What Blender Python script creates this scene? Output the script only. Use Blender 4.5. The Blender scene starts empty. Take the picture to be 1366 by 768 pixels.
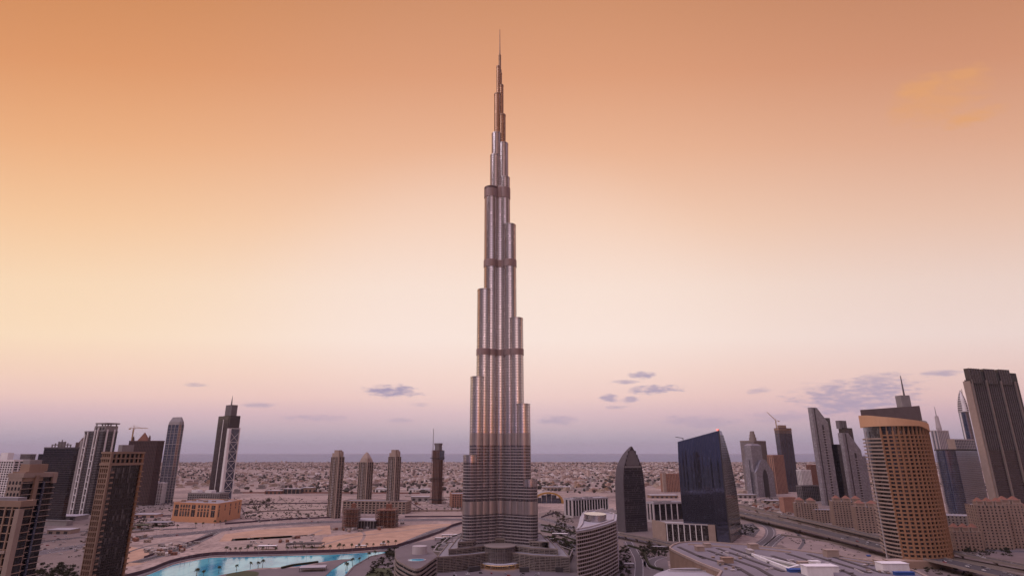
import bpy, math, random
from math import sin, cos, tan, atan, atan2, pi, radians, sqrt, hypot
random.seed(11)
R = random.Random(5)
scn = bpy.context.scene
COL = scn.collection

# ------------------------------------------------------------------ camera
F, CX, H = 760.0, 667.0, 136.0            # focal length in photo pixels, principal column, eye height
P = atan(219 / 760)
cam = bpy.data.objects.new('camera', bpy.data.cameras.new('camera'))
COL.objects.link(cam)
cam.location = (0, 0, H)
cam.rotation_euler = (pi / 2 + P, 0, 0)
cam.data.sensor_width = 36
cam.data.lens = 36 * F / 1366
cam.data.shift_x = (683 - CX) / 1366
cam.data.clip_start = 1
cam.data.clip_end = 200000
scn.camera = cam
scn.view_settings.view_transform = 'Standard'
scn.view_settings.look = 'None'
scn.view_settings.exposure = 0.0
scn.view_settings.gamma = 1.0
scn.cycles.max_bounces = 6
scn.cycles.glossy_bounces = 3
scn.cycles.volume_bounces = 0
scn.cycles.use_denoising = True


# ------------------------------------------------------------------ node helper
class S:
    """a socket with arithmetic"""
    def __init__(s, t, sock): s.t, s.s = t, sock
    def _m(s, op, *a, clamp=False):
        n = s.t.nodes.new('ShaderNodeMath'); n.operation = op; n.use_clamp = clamp
        for i, v in enumerate((s,) + a):
            if isinstance(v, S): s.t.links.new(v.s, n.inputs[i])
            else: n.inputs[i].default_value = v
        return S(s.t, n.outputs[0])
    def __add__(s, o): return s._m('ADD', o)
    def __sub__(s, o): return s._m('SUBTRACT', o)
    def __mul__(s, o): return s._m('MULTIPLY', o)
    def __truediv__(s, o): return s._m('DIVIDE', o)
    def sat(s): return s._m('ADD', 0.0, clamp=True)
    def mx(s, o): return s._m('MAXIMUM', o)
    def f(s, op, *a): return s._m(op, *a)
    def step(s, a, b):
        n = s.t.nodes.new('ShaderNodeMapRange'); n.interpolation_type = 'SMOOTHSTEP'
        s.t.links.new(s.s, n.inputs[0])
        n.inputs[1].default_value = a; n.inputs[2].default_value = b
        n.inputs[3].default_value = 0; n.inputs[4].default_value = 1
        return S(s.t, n.outputs[0])


def srgb(r, g, b):
    f = lambda c: (c / 255 / 12.92) if c <= 10 else ((c / 255 + 0.055) / 1.055) ** 2.4
    return (f(r), f(g), f(b), 1)


def mixc(t, fac, a, b, blend='MIX'):
    n = t.nodes.new('ShaderNodeMix'); n.data_type = 'RGBA'; n.blend_type = blend
    for sock, v in ((n.inputs[0], fac), (n.inputs[6], a), (n.inputs[7], b)):
        if isinstance(v, S): t.links.new(v.s, sock)
        elif isinstance(v, (int, float)): sock.default_value = v
        else: sock.default_value = (*v[:3], 1)
    return S(t, n.outputs[2])


def ramp(t, fac, stops, interp='LINEAR'):
    n = t.nodes.new('ShaderNodeValToRGB'); t.links.new(fac.s, n.inputs[0])
    n.color_ramp.interpolation = interp
    e = n.color_ramp.elements
    while len(e) < len(stops): e.new(0.5)
    for el, (p, c) in zip(e, stops):
        el.position = p; el.color = (*c[:3], 1)
    return S(t, n.outputs[0])


def noise(t, vec, scale, detail=3, rough=0.55):
    n = t.nodes.new('ShaderNodeTexNoise')
    if vec is not None: t.links.new(vec.s, n.inputs['Vector'])
    n.inputs['Scale'].default_value = scale; n.inputs['Detail'].default_value = detail
    n.inputs['Roughness'].default_value = rough
    return S(t, n.outputs['Fac'])


def vec(t, x, y, z):
    n = t.nodes.new('ShaderNodeCombineXYZ')
    for i, v in enumerate((x, y, z)):
        if isinstance(v, S): t.links.new(v.s, n.inputs[i])
        else: n.inputs[i].default_value = v
    return S(t, n.outputs[0])


def coords(t, kind='Object'):
    n = t.nodes.new('ShaderNodeTexCoord'); s = S(t, n.outputs[kind])
    x = t.nodes.new('ShaderNodeSeparateXYZ'); t.links.new(s.s, x.inputs[0])
    return s, S(t, x.outputs[0]), S(t, x.outputs[1]), S(t, x.outputs[2])


# ------------------------------------------------------------------ world: dusk sky
def tz(py): return tan(P + atan((384 - py) / F))


def azel(px, py):
    v = (384 - py) / F; u = (px - CX) / F
    y = cos(P) - sin(P) * v; z = sin(P) + cos(P) * v
    return math.degrees(atan2(u, y)), math.degrees(atan2(z, hypot(u, y)))


world = bpy.data.worlds.new('World'); scn.world = world; world.use_nodes = True
wt = world.node_tree; wt.nodes.clear()
d, dx, dy, dz = coords(wt, 'Generated')
el = (dz.f('ARCTAN2', (dy * dy + dx * dx * 0.12).f('SQRT'))) * (180 / pi)
f01 = (el / 90).sat()
front = ramp(wt, f01, [(0.0, srgb(166, 156, 180)), (1.0 / 90, srgb(177, 165, 182)), (2.2 / 90, srgb(200, 178, 188)), (3.6 / 90, srgb(220, 188, 194)),
                       (5.2 / 90, srgb(240, 204, 197)), (7.4 / 90, srgb(247, 215, 203)), (11 / 90, srgb(251, 229, 217)), (16 / 90, srgb(249, 224, 208)),
                       (22.4 / 90, srgb(245, 206, 180)), (29.7 / 90, srgb(235, 181, 148)), (36.6 / 90, srgb(221, 158, 122)), (43 / 90, srgb(207, 145, 108)),
                       (58 / 90, srgb(184, 164, 184)), (1.0, srgb(178, 170, 206))])
az = dx.f('ARCTAN2', dy) * (180 / pi)
left = (az * -1).step(6, 44) * el.step(3, 12)
right = az.step(8, 46)
c1 = mixc(wt, left * 0.9, front, mixc(wt, 1.0, front, (1.02, 0.94, 0.73), 'MULTIPLY'))
c1 = mixc(wt, right, c1, mixc(wt, 1.0, c1, (0.885, 0.87, 0.915), 'MULTIPLY'))
# the sky behind the photographer, seen only in reflections
back = ramp(wt, f01, [(0.0, srgb(236, 140, 96)), (2.5 / 90, srgb(255, 176, 122)), (7 / 90, srgb(240, 198, 178)), (13 / 90, srgb(224, 196, 192)), (22 / 90, srgb(182, 164, 178)),
                      (30 / 90, srgb(160, 122, 104)), (36 / 90, srgb(140, 92, 66)), (46 / 90, srgb(136, 88, 62)), (60 / 90, srgb(180, 160, 180)), (1.0, srgb(178, 170, 206))])
back2 = ramp(wt, f01, [(0.0, srgb(150, 138, 172)), (3.5 / 90, srgb(172, 160, 190)), (7 / 90, srgb(216, 188, 184)), (13 / 90, srgb(214, 186, 182)), (22 / 90, srgb(184, 162, 174)), (30 / 90, srgb(158, 122, 106)), (36 / 90, srgb(138, 92, 68)), (46 / 90, srgb(134, 88, 64)), (60 / 90, srgb(180, 160, 180)), (1.0, srgb(178, 170, 206))])
back = mixc(wt, dx.step(-0.35, 0.45), back2, back)
sweep = ((dx - 0.12).f('ABSOLUTE')).step(0.58, 0.05) * 1.35 + 0.36      # afterglow strongest straight behind, fading to the sides
low = el.step(62, 40)
back = mixc(wt, low, back, mixc(wt, 1.0, back, vec(wt, sweep, sweep * 0.98, sweep * 1.02), 'MULTIPLY'))
glow = ((az * (1 / 15.0)) * (az * (1 / 15.0)) + ((el - 15) * (1 / 9.0)) * ((el - 15) * (1 / 9.0)))
c1 = mixc(wt, glow.step(3.4, 0.0) * 0.2, c1, srgb(255, 238, 232))
c1 = mixc(wt, (dy * -1).step(-0.2, 0.35), c1, back)
# thin lilac clouds low over the sea, a warm wisp high up: shapes in azimuth and elevation
skyv = vec(wt, az * 0.8, el * 2.4, 0.0)
nz = noise(wt, skyv, 1.1, 5, 0.6)
nz2 = noise(wt, skyv, 0.35, 4, 0.6)
nzz = (nz - 0.5) * 3.0 + (nz2 - 0.5) * 2.2
cl = None
for (px, py, w, h, k) in ((522, 522, 42, 10, 1), (262, 513, 20, 4, .5), (347, 540, 24, 5, .55), (420, 557, 50, 5, .4), (535, 560, 20, 4, .4),
                          (858, 500, 22, 7, .9), (830, 509, 22, 4, .7), (874, 520, 40, 7, .9), (812, 531, 14, 6, .8), (840, 533, 14, 5, .7),
                          (822, 543, 15, 3, .6), (745, 560, 30, 7, .55), (1140, 528, 105, 26, .8), (1180, 504, 40, 10, .6), (1256, 498, 34, 5, .7),
                          (1013, 521, 18, 5, .5), (930, 562, 60, 10, .4), (1060, 555, 70, 9, .4), (560, 540, 16, 3, .35)):
    a0, e0 = azel(px, py)
    a1, _ = azel(px + w, py); _, e1 = azel(px, py - h)
    q = ((az - a0) * (1 / (a1 - a0))); r = ((el2 := dz.f('ARCSINE') * (180 / pi)) - e0) * (1 / (e1 - e0)) if cl is None else (el2 - e0) * (1 / (e1 - e0))
    dd = (q * q + r * r)
    m = (dd * -1 + 1.0 + nzz).step(-0.1, 1.3) * dd.step(4.0, 1.5) * k
    cl = m if cl is None else cl.mx(m)
c1 = mixc(wt, cl * 0.95, c1, srgb(164, 152, 180))
wis = None
for (px, py, w, h, k) in ((1232, 118, 44, 18, .9), (1278, 102, 44, 12, .8), (1300, 156, 46, 11, .9), (1208, 146, 30, 20, .6), (1252, 130, 70, 34, .6)):
    a0, e0 = azel(px, py); a1, _ = azel(px + w, py); _, e1 = azel(px, py - h)
    q = (az - a0) * (1 / (a1 - a0)); r = (el2 - e0) * (1 / (e1 - e0))
    m = (q * q + r * r) * -1 + 1.0 + nzz * 0.9
    m = m.step(-0.6, 1.6) * k
    wis = m if wis is None else wis.mx(m)
c1 = mixc(wt, wis * 0.75, c1, srgb(229, 164, 106))
c1 = mixc(wt, el.step(54, 76), c1, mixc(wt, 1.0, c1, (1.9, 1.8, 2.2), 'MULTIPLY'))  # zenith above the view brightened to light the ground
bg = wt.nodes.new('ShaderNodeBackground'); bg.inputs[1].default_value = 1.0
wt.links.new(c1.s, bg.inputs[0])
wo = wt.nodes.new('ShaderNodeOutputWorld'); wt.links.new(bg.outputs[0], wo.inputs[0])

# ------------------------------------------------------------------ sun: soft, raised high to light the ground, behind the photographer's left shoulder
sun = bpy.data.objects.new('sun', bpy.data.lights.new('sun', 'SUN')); COL.objects.link(sun)
sun.data.energy = 1.5; sun.data.angle = radians(50); sun.data.color = (1.0, 0.84, 0.92)
from mathutils import Vector
sun.rotation_euler = Vector((-0.52, -0.30, 0.80)).to_track_quat('Z', 'Y').to_euler()


# ------------------------------------------------------------------ photo measurements -> places in the world
def X_at(px, py, Y):
    v = (384 - py) / F
    return (px - CX) / F * Y / (cos(P) - sin(P) * v)
def Z_at(py, Y): return H + Y * tz(py)
def g(px, py, z=0.0):
    Y = (z - H) / tz(py)
    return (X_at(px, py, Y), Y)
def hk(o):
    """slope X/Y of the vertical edge that passes the photo point o"""
    px, py = o
    h = CX + (px - CX) * 2853 / (py + 2250)
    return (h - CX) / F * cos(P)


# ------------------------------------------------------------------ materials
MATS = {}
def newmat(name):
    m = bpy.data.materials.new(name); m.use_nodes = True
    t = m.node_tree
    return m, t, t.nodes['Principled BSDF']


def solid(name, col, rough=0.8, var=0.16, scale=0.12, metal=0.0, streak=0.10, spec=0.3, bump=0.0):
    m, t, b = newmat(name)
    o, x, y, z = coords(t)
    n = noise(t, o, scale, 4); n2 = noise(t, o, scale * 9, 3)
    n3 = noise(t, vec(t, x * 0.9, y * 0.9, z * 0.04), 1.0, 3)
    k = (n - 0.5) * var * 3 + (n2 - 0.5) * var * 1.2 + (n3 - 0.5) * streak * 2.4
    dark = tuple(c * 0.55 for c in col); lite = tuple(min(c * 1.45, 1) for c in col)
    c = mixc(t, (k + 0.5).sat(), dark, lite)
    t.links.new(c.s, b.inputs['Base Color'])
    b.inputs['Roughness'].default_value = rough; b.inputs['Metallic'].default_value = metal
    b.inputs['Specular IOR Level'].default_value = spec
    if bump:
        bn = t.nodes.new('ShaderNodeBump'); bn.inputs['Strength'].default_value = bump; bn.inputs['Distance'].default_value = 0.3
        t.links.new(n2.s, bn.inputs['Height']); t.links.new(bn.outputs[0], b.inputs['Normal'])
    MATS[name] = m
    return m


def glass(name, col, ior=2.0, rough=0.08, bay=1.5, fh=3.6, tilt=0.02, lift=0.10, frac=0.78, metal=0.0, mull=0.10, mcol=None, coltilt=0.0):
    """coated facade glass: every pane has its own tone and is hung a hair out of true; fine mullions"""
    m, t, b = newmat(name)
    o, x, y, z = coords(t)
    xs, ys, zs = x / bay, y / bay, z / fh
    cell = vec(t, xs.f('FLOOR'), ys.f('FLOOR'), zs.f('FLOOR'))
    w = t.nodes.new('ShaderNodeTexWhiteNoise'); w.noise_dimensions = '3D'; t.links.new(cell.s, w.inputs['Vector'])
    v = S(t, w.outputs['Value'])
    lit = tuple(min(1, c * 1.2 + lift) for c in col)
    c = mixc(t, v.step(frac, 1.0), tuple(c * 0.8 for c in col), lit)
    c = mixc(t, (noise(t, o, 0.03, 3)).step(0.4, 0.7) * 0.4, c, tuple(c * 0.6 for c in col))
    line = zs.f('FRACT').f('LESS_THAN', mull)
    line2 = (xs + ys).f('FRACT').f('LESS_THAN', mull * 0.9)
    mc = mcol or tuple(min(1, c * 1.6 + 0.03) for c in col)
    c = mixc(t, line.mx(line2) * 0.75, c, mc)
    t.links.new(c.s, b.inputs['Base Color'])
    b.inputs['IOR'].default_value = ior; b.inputs['Metallic'].default_value = metal
    rr = v * 0.08 + rough + line.mx(line2) * 0.3
    t.links.new(rr.s, b.inputs['Roughness'])
    gm = t.nodes.new('ShaderNodeNewGeometry')
    sub = t.nodes.new('ShaderNodeVectorMath'); sub.operation = 'SUBTRACT'
    t.links.new(w.outputs['Color'], sub.inputs[0]); sub.inputs[1].default_value = (0.5, 0.5, 0.5)
    sc = t.nodes.new('ShaderNodeVectorMath'); sc.operation = 'SCALE'; sc.inputs['Scale'].default_value = tilt
    t.links.new(sub.outputs[0], sc.inputs[0])
    ad = t.nodes.new('ShaderNodeVectorMath'); ad.operation = 'ADD'
    t.links.new(gm.outputs['Normal'], ad.inputs[0]); t.links.new(sc.outputs[0], ad.inputs[1])
    if coltilt:
        w2 = t.nodes.new('ShaderNodeTexWhiteNoise'); w2.noise_dimensions = '1D'; t.links.new(xs.f('FLOOR').s, w2.inputs['W'])
        a2 = t.nodes.new('ShaderNodeVectorMath'); a2.operation = 'ADD'
        off = vec(t, (S(t, w2.outputs['Value']) - 0.5) * coltilt, 0.0, 0.0)
        t.links.new(ad.outputs[0], a2.inputs[0]); t.links.new(off.s, a2.inputs[1]); ad = a2
    nm = t.nodes.new('ShaderNodeVectorMath'); nm.operation = 'NORMALIZE'
    t.links.new(ad.outputs[0], nm.inputs[0]); t.links.new(nm.outputs[0], b.inputs['Normal'])
    MATS[name] = m
    return m


def emit(name, col, strength):
    m, t, b = newmat(name)
    b.inputs['Base Color'].default_value = (*col, 1)
    b.inputs['Emission Color'].default_value = (*col, 1); b.inputs['Emission Strength'].default_value = strength
    MATS[name] = m


def island(name, cols, rough=0.85):
    """one colour out of a few for each separate piece of the mesh"""
    m, t, b = newmat(name)
    gm = t.nodes.new('ShaderNodeNewGeometry')
    r = S(t, gm.outputs['Random Per Island'])
    c = ramp(t, r, [(i / len(cols), c) for i, c in enumerate(cols)], 'CONSTANT')
    o, *_ = coords(t)
    c = mixc(t, noise(t, o, 0.3, 3) * 0.35, c, (0.16, 0.12, 0.10))
    t.links.new(c.s, b.inputs['Base Color']); b.inputs['Roughness'].default_value = rough
    b.inputs['Specular IOR Level'].default_value = 0.2
    MATS[name] = m


solid('beige', (0.33, 0.255, 0.215)); solid('tan', (0.29, 0.20, 0.15)); solid('orange', (0.52, 0.27, 0.15), var=.08)
solid('brown', (0.31, 0.17, 0.098), var=.10); solid('white', (0.72, 0.68, 0.68)); solid('grey', (0.26, 0.24, 0.24)); solid('midgrey', (0.17, 0.155, 0.16))
solid('dark', (0.055, 0.048, 0.05)); solid('maroon', (0.11, 0.065, 0.06)); solid('rust', (0.22, 0.10, 0.07)); solid('pink', (0.36, 0.20, 0.15))
solid('paleband', (0.42, 0.385, 0.39)); solid('taupe', (0.24, 0.20, 0.18), var=.12); solid('crown_tan', (0.60, 0.36, 0.21), var=.06)
solid('roofgrey', (0.24, 0.23, 0.25), scale=.05, var=.2); solid('rooflight', (0.36, 0.35, 0.38), scale=.05, var=.12, rough=.6)
solid('mallroof', (0.19, 0.172, 0.19), scale=.05, var=.16); solid('rib', (0.06, 0.05, 0.052), var=.14)
solid('slatebrown', (0.13, 0.10, 0.10)); solid('slate', (0.10, 0.088, 0.10)); solid('roofdark', (0.07, 0.065, 0.07)); solid('steel', (0.50, 0.465, 0.475), rough=.26, metal=.92, var=.08, scale=.05)
solid('fin', (0.50, 0.45, 0.44), rough=.3, metal=.9, var=.06, scale=.05); solid('louvre', (0.36, 0.27, 0.26), rough=.5, metal=.5, var=.08)
solid('louvrelite', (0.42, 0.37, 0.37), rough=.32, metal=.85, var=.10)
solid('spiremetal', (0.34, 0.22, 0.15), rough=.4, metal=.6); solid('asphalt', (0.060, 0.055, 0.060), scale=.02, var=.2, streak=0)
solid('roadgrey', (0.095, 0.085, 0.095), scale=.02, var=.2, streak=0)
solid('paving', (0.14, 0.118, 0.125), scale=.04, var=.2, streak=0); solid('tansoil', (0.40, 0.26, 0.18), scale=.045, var=.34, streak=0, bump=.5)
solid('palesoil', (0.29, 0.225, 0.195), scale=.05, var=.40, streak=0, bump=.5); solid('suburbsoil', (0.25, 0.195, 0.18), scale=.01, var=.3, streak=0); solid('citysoil', (0.17, 0.135, 0.125), scale=.03, var=.34, streak=0, bump=.4); solid('marking', (0.62, 0.6, 0.58), var=.1)
solid('grass', (0.045, 0.055, 0.025), scale=.06, var=.3, streak=0); solid('trunk', (0.10, 0.07, 0.05))
solid('leaf', (0.042, 0.042, 0.027), scale=.6, var=.3, rough=.9, spec=.05, streak=0); solid('leafdry', (0.065, 0.055, 0.038), scale=.6, var=.3, rough=.9, spec=.05, streak=0)
solid('frond', (0.050, 0.055, 0.026), scale=.8, var=.3, spec=.1, streak=0)
solid('hoarding', (0.085, 0.055, 0.075), var=.1); solid('blue', (0.03, 0.08, 0.28)); solid('red', (0.35, 0.04, 0.03)); solid('yellow', (0.40, 0.22, 0.06))
solid('carwhite', (0.62, 0.6, 0.6), rough=.3, var=.02); solid('cardark', (0.04, 0.04, 0.05), rough=.3, var=.02); solid('carred', (0.30, 0.05, 0.04), rough=.3, var=.02)
solid('carsilver', (0.32, 0.31, 0.32), rough=.3, var=.02)
glass('g_burj', (0.80, 0.75, 0.79), ior=1.8, rough=.13, bay=1.3, fh=3.7, tilt=.006, metal=1.0, lift=.05, frac=.92, mull=.0)
glass('g_burj_top_skytint', (0.62, 0.40, 0.27), ior=1.6, rough=.2, bay=1.3, fh=3.7, tilt=.01, metal=.9, lift=.02, frac=.9, mull=.0)  # bronze copy of the tower glass: orange sky tint put into its colour
glass('g_burj_low_dimmed', (0.17, 0.155, 0.18), ior=1.6, rough=.10, bay=1.3, fh=3.7, tilt=.01, metal=.85, lift=.10, frac=.82, mull=.0)  # darker copy of the tower glass: dim ground reflection put into its colour
solid('sill', (0.40, 0.36, 0.37), rough=.4, metal=.4, var=.08, scale=.05)
glass('g_dark', (0.010, 0.008, 0.014), ior=1.5, rough=.06, bay=1.6, fh=3.7, lift=.04, frac=.92, mull=.06)
glass('g_blue', (0.025, 0.036, 0.080), ior=1.9, rough=.06, bay=1.6, fh=3.7, lift=.05, frac=.9)
glass('g_mirror', (0.23, 0.255, 0.37), ior=1.6, rough=.03, bay=2.6, fh=3.9, tilt=.001, lift=.0, frac=.92, metal=.92, mull=.0, coltilt=.06)
glass('g_grey', (0.050, 0.044, 0.055), ior=1.7, rough=.12, bay=1.5, fh=3.6, lift=.08, frac=.8)
glass('g_lav', (0.19, 0.185, 0.225), ior=1.9, rough=.15, bay=2.2, fh=3.6, lift=.08, frac=.7, mull=.22, mcol=(.22, .20, .22))
glass('g_brown', (0.026, 0.018, 0.019), ior=1.6, rough=.1, bay=1.5, fh=3.4, lift=.13, frac=.74, mull=.07)
glass('g_maroon', (0.036, 0.024, 0.030), ior=1.55, rough=.15, bay=1.5, fh=3.6, lift=.04, frac=.88, mull=.16, mcol=(.07, .05, .055))
emit('lampwarm', (1.0, 0.52, 0.26), 2.6); emit('lampred', (1.0, 0.12, 0.08), 3.0); emit('lampwhite', (1.0, 0.85, 0.7), 3.0)
island('stuccos', [(.66, .58, .55, 1), (.44, .35, .31, 1), (.36, .26, .22, 1), (.56, .45, .40, 1), (.78, .73, .72, 1), (.26, .20, .19, 1), (.50, .40, .35, 1)])
island('scatterleaf', [(.030, .030, .024, 1), (.045, .040, .030, 1), (.026, .027, .021, 1), (.060, .048, .038, 1)])
for nm, c in (('villa_white', (.54, .49, .46)), ('villa_beige', (.42, .34, .28)), ('villa_tan', (.36, .25, .18)), ('villa_pink', (.44, .31, .26)), ('villa_grey', (.30, .27, .26))):
    solid(nm, c)

# open ground: pale sand with scrub, tracks and darker built-over patches
m, t, b = newmat('ground'); o, x, y, z = coords(t)
n1 = noise(t, o, 0.0035, 5); n2 = noise(t, o, 0.02, 5); n3 = noise(t, o, 0.12, 3); n4 = noise(t, vec(t, x * 0.4, y, 0.0), 0.006, 4)
c = mixc(t, n1.step(.38, .62), (.23, .18, .165), (.37, .29, .25))
c = mixc(t, n2.step(.50, .68) * 0.7, c, (.46, .36, .31))
c = mixc(t, n4.step(.56, .66) * 0.75, c, (.12, .095, .088))
c = mixc(t, n3.step(.46, .70) * 0.7, c, (.13, .10, .09))
t.links.new(c.s, b.inputs['Base Color']); b.inputs['Roughness'].default_value = .95; b.inputs['Specular IOR Level'].default_value = .1
MATS['ground'] = m
m, t, b = newmat('sea'); o, x, y, z = coords(t)
b.inputs['Base Color'].default_value = (.155, .18, .27, 1); b.inputs['Roughness'].default_value = .5; b.inputs['Specular IOR Level'].default_value = .12
bn = t.nodes.new('ShaderNodeBump'); bn.inputs['Strength'].default_value = .6; bn.inputs['Distance'].default_value = 2
t.links.new(noise(t, o, .02, 4).s, bn.inputs['Height']); t.links.new(bn.outputs[0], b.inputs['Normal']); MATS['sea'] = m
m, t, b = newmat('water'); o, x, y, z = coords(t)
c = mixc(t, noise(t, vec(t, x, y * .4, 0.), .03, 4).step(.40, .58), (.008, .24, .36), (.09, .45, .52))
t.links.new(c.s, b.inputs['Base Color']); b.inputs['Roughness'].default_value = .08; b.inputs['Specular IOR Level'].default_value = .2
bn = t.nodes.new('ShaderNodeBump'); bn.inputs['Strength'].default_value = .25; bn.inputs['Distance'].default_value = .2
t.links.new(noise(t, o, .5, 3).s, bn.inputs['Height']); t.links.new(bn.outputs[0], b.inputs['Normal']); MATS['water'] = m


# ------------------------------------------------------------------ mesh helper
def offset(poly, d):
    """CCW polygon pushed outwards by d, mitred"""
    n = len(poly); out = []
    for i in range(n):
        a, p, c = poly[i - 1], poly[i], poly[(i + 1) % n]
        e1 = (p[0] - a[0], p[1] - a[1]); e2 = (c[0] - p[0], c[1] - p[1])
        l1 = hypot(*e1) or 1; l2 = hypot(*e2) or 1
        n1 = (e1[1] / l1, -e1[0] / l1); n2 = (e2[1] / l2, -e2[0] / l2)
        k = 1 + n1[0] * n2[0] + n1[1] * n2[1]
        k = max(k, 0.35)
        out.append((p[0] + d * (n1[0] + n2[0]) / k, p[1] + d * (n1[1] + n2[1]) / k))
    return out


def rect(W, D, cx=0, cy=0): return [(cx - W / 2, cy - D / 2), (cx + W / 2, cy - D / 2), (cx + W / 2, cy + D / 2), (cx - W / 2, cy + D / 2)]
def circ(r, cx=0, cy=0, n=24, ry=None): return [(cx + r * cos(2 * pi * i / n), cy + (ry or r) * sin(2 * pi * i / n)) for i in range(n)]


class MB:
    def __init__(s, off=(0, 0, 0)): s.v, s.f, s.m, s.o = [], [], [], off
    def face(s, idx, m=0): s.f.append(tuple(idx)); s.m.append(m)
    def quad(s, pts, m=0):
        i = len(s.v); s.v += pts; s.face(range(i, i + len(pts)), m)
    def loft(s, rings, m=0, cap=True, mcap=None):
        """rings: [(z, poly)], same count, going up"""
        b = len(s.v); n = len(rings[0][1])
        for z, p in rings: s.v += [(q[0], q[1], (z if not callable(z) else z(q))) for q in p]
        for k in range(len(rings) - 1):
            for i in range(n):
                j = (i + 1) % n
                s.face((b + k * n + i, b + k * n + j, b + (k + 1) * n + j, b + (k + 1) * n + i), m)
        if cap:
            mc = m if mcap is None else mcap
            s.face(range(b + (len(rings) - 1) * n, b + len(rings) * n), mc)
            s.face(range(b + n - 1, b - 1, -1), mc)
    def prism(s, poly, z0, z1, m=0, mcap=None): s.loft([(z0, poly), (z1, poly)], m, True, mcap)
    def box(s, x0, x1, y0, y1, z0, z1, m=0): s.prism([(x0, y0), (x1, y0), (x1, y1), (x0, y1)], z0, z1, m)
    def ring(s, po, pi_, z0, z1, m=0):
        n = len(po); b = len(s.v)
        for z in (z0, z1):
            s.v += [(q[0], q[1], z) for q in po]; s.v += [(q[0], q[1], z) for q in pi_]
        for i in range(n):
            j = (i + 1) % n
            s.face((b + i, b + j, b + 2 * n + j, b + 2 * n + i), m)
            s.face((b + n + j, b + n + i, b + 3 * n + i, b + 3 * n + j), m)
            s.face((b + 2 * n + i, b + 2 * n + j, b + 3 * n + j, b + 3 * n + i), m)
            s.face((b + j, b + i, b + n + i, b + n + j), m)
    def bar(s, p, q, w, h=None, m=0):
        p, q = Vector(p), Vector(q); dvec = (q - p).normalized()
        up = Vector((0, 0, 1)) if abs(dvec.z) < 0.95 else Vector((0, 1, 0))
        a = dvec.cross(up).normalized() * (w / 2); c = a.cross(dvec).normalized() * ((h or w) / 2)
        b = len(s.v)
        for e in (p, q):
            for sa, sc in ((-1, -1), (1, -1), (1, 1), (-1, 1)): s.v.append(tuple(e + a * sa + c * sc))
        for i in range(4):
            j = (i + 1) % 4; s.face((b + i, b + j, b + 4 + j, b + 4 + i), m)
        s.face((b + 3, b + 2, b + 1, b), m); s.face((b + 4, b + 5, b + 6, b + 7), m)
    def cone(s, c, r0, r1, z0, z1, n=8, m=0): s.loft([(z0, circ(r0, *c, n=n)), (z1, circ(max(r1, .02), *c, n=n))], m)
    def wallbox(s, p, q, a, b_, d0, d1, z0, z1, m=0):
        """box on wall p->q (outward to its right): from a to b_ along it, d0..d1 outwards"""
        L = hypot(q[0] - p[0], q[1] - p[1]); ux, uy = (q[0] - p[0]) / L, (q[1] - p[1]) / L
        f = lambda u, dd: (p[0] + ux * u + uy * dd, p[1] + uy * u - ux * dd)
        s.prism([f(a, d1), f(b_, d1), f(b_, d0), f(a, d0)], z0, z1, m)
    def bands(s, poly, z0, z1, fh, bh, d, m=0, skip=()):
        k = 0
        z = z0
        while z + bh <= z1 + .01:
            if not any(a <= z <= b for a, b in skip): s.prism(offset(poly, d), z, z + bh, m)
            k += 1; z = z0 + k * fh
    def piers(s, poly, z0, z1, bay, w, d, m=0, edges=None, ends=True):
        n = len(poly)
        for i in range(n):
            if edges is not None and i not in edges: continue
            p, q = poly[i], poly[(i + 1) % n]; L = hypot(q[0] - p[0], q[1] - p[1])
            k = max(1, round(L / bay))
            for j in range(0 if ends else 1, k + 1 if ends else k):
                u = L * j / k; a = max(0.02, u - w / 2); b = min(L - 0.02, u + w / 2)
                s.wallbox(p, q, a, b, -0.15, d, z0, z1, m)
    def build(s, name, mats, parent=None, smooth=False):
        me = bpy.data.meshes.new(name)
        ox, oy, oz = s.o
        me.from_pydata([(a - ox, b - oy, c - oz) for a, b, c in s.v], [], s.f)
        if isinstance(mats, str): mats = [mats]
        for mm in mats: me.materials.append(MATS[mm])
        me.polygons.foreach_set('material_index', s.m)
        if smooth: me.polygons.foreach_set('use_smooth', [True] * len(s.f))
        me.update()
        o = bpy.data.objects.new(name, me); COL.objects.link(o)
        if parent is not None: o.parent = parent
        return o


def tag(o, label, cat, group=None, kind=None):
    if label: o['label'] = label
    if cat: o['category'] = cat
    if group: o['group'] = group
    if kind: o['kind'] = kind
    return o
def thing(name, label, cat, loc=(0, 0, 0), rz=0.0, group=None):
    o = bpy.data.objects.new(name, None); COL.objects.link(o)
    o.location = loc; o.rotation_euler = (0, 0, rz)
    return tag(o, label, cat, group)
def struct(name, mb, mat): return tag(mb.build(name, mat), None, None, None, 'structure')
def copy_tree(o, parent=None):
    c = o.copy(); COL.objects.link(c)
    if parent is not None: c.parent = parent
    for ch in o.children: copy_tree(ch, c)
    return c


def smooth_line(pts, n=8):
    out = []
    for i in range(len(pts) - 1):
        p0 = pts[max(i - 1, 0)]; p1 = pts[i]; p2 = pts[i + 1]; p3 = pts[min(i + 2, len(pts) - 1)]
        for k in range(n):
            t = k / n
            out.append(tuple(0.5 * (2 * b + (c - a) * t + (2 * a - 5 * b + 4 * c - dd) * t * t + (3 * b - a - 3 * c + dd) * t ** 3) for a, b, c, dd in zip(p0, p1, p2, p3)))
    out.append(tuple(pts[-1])); return out


def normals(pts):
    res = []
    for i in range(len(pts)):
        a = pts[max(i - 1, 0)]; b = pts[min(i + 1, len(pts) - 1)]
        L = hypot(b[0] - a[0], b[1] - a[1]) or 1
        res.append((-(b[1] - a[1]) / L, (b[0] - a[0]) / L))
    return res


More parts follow.
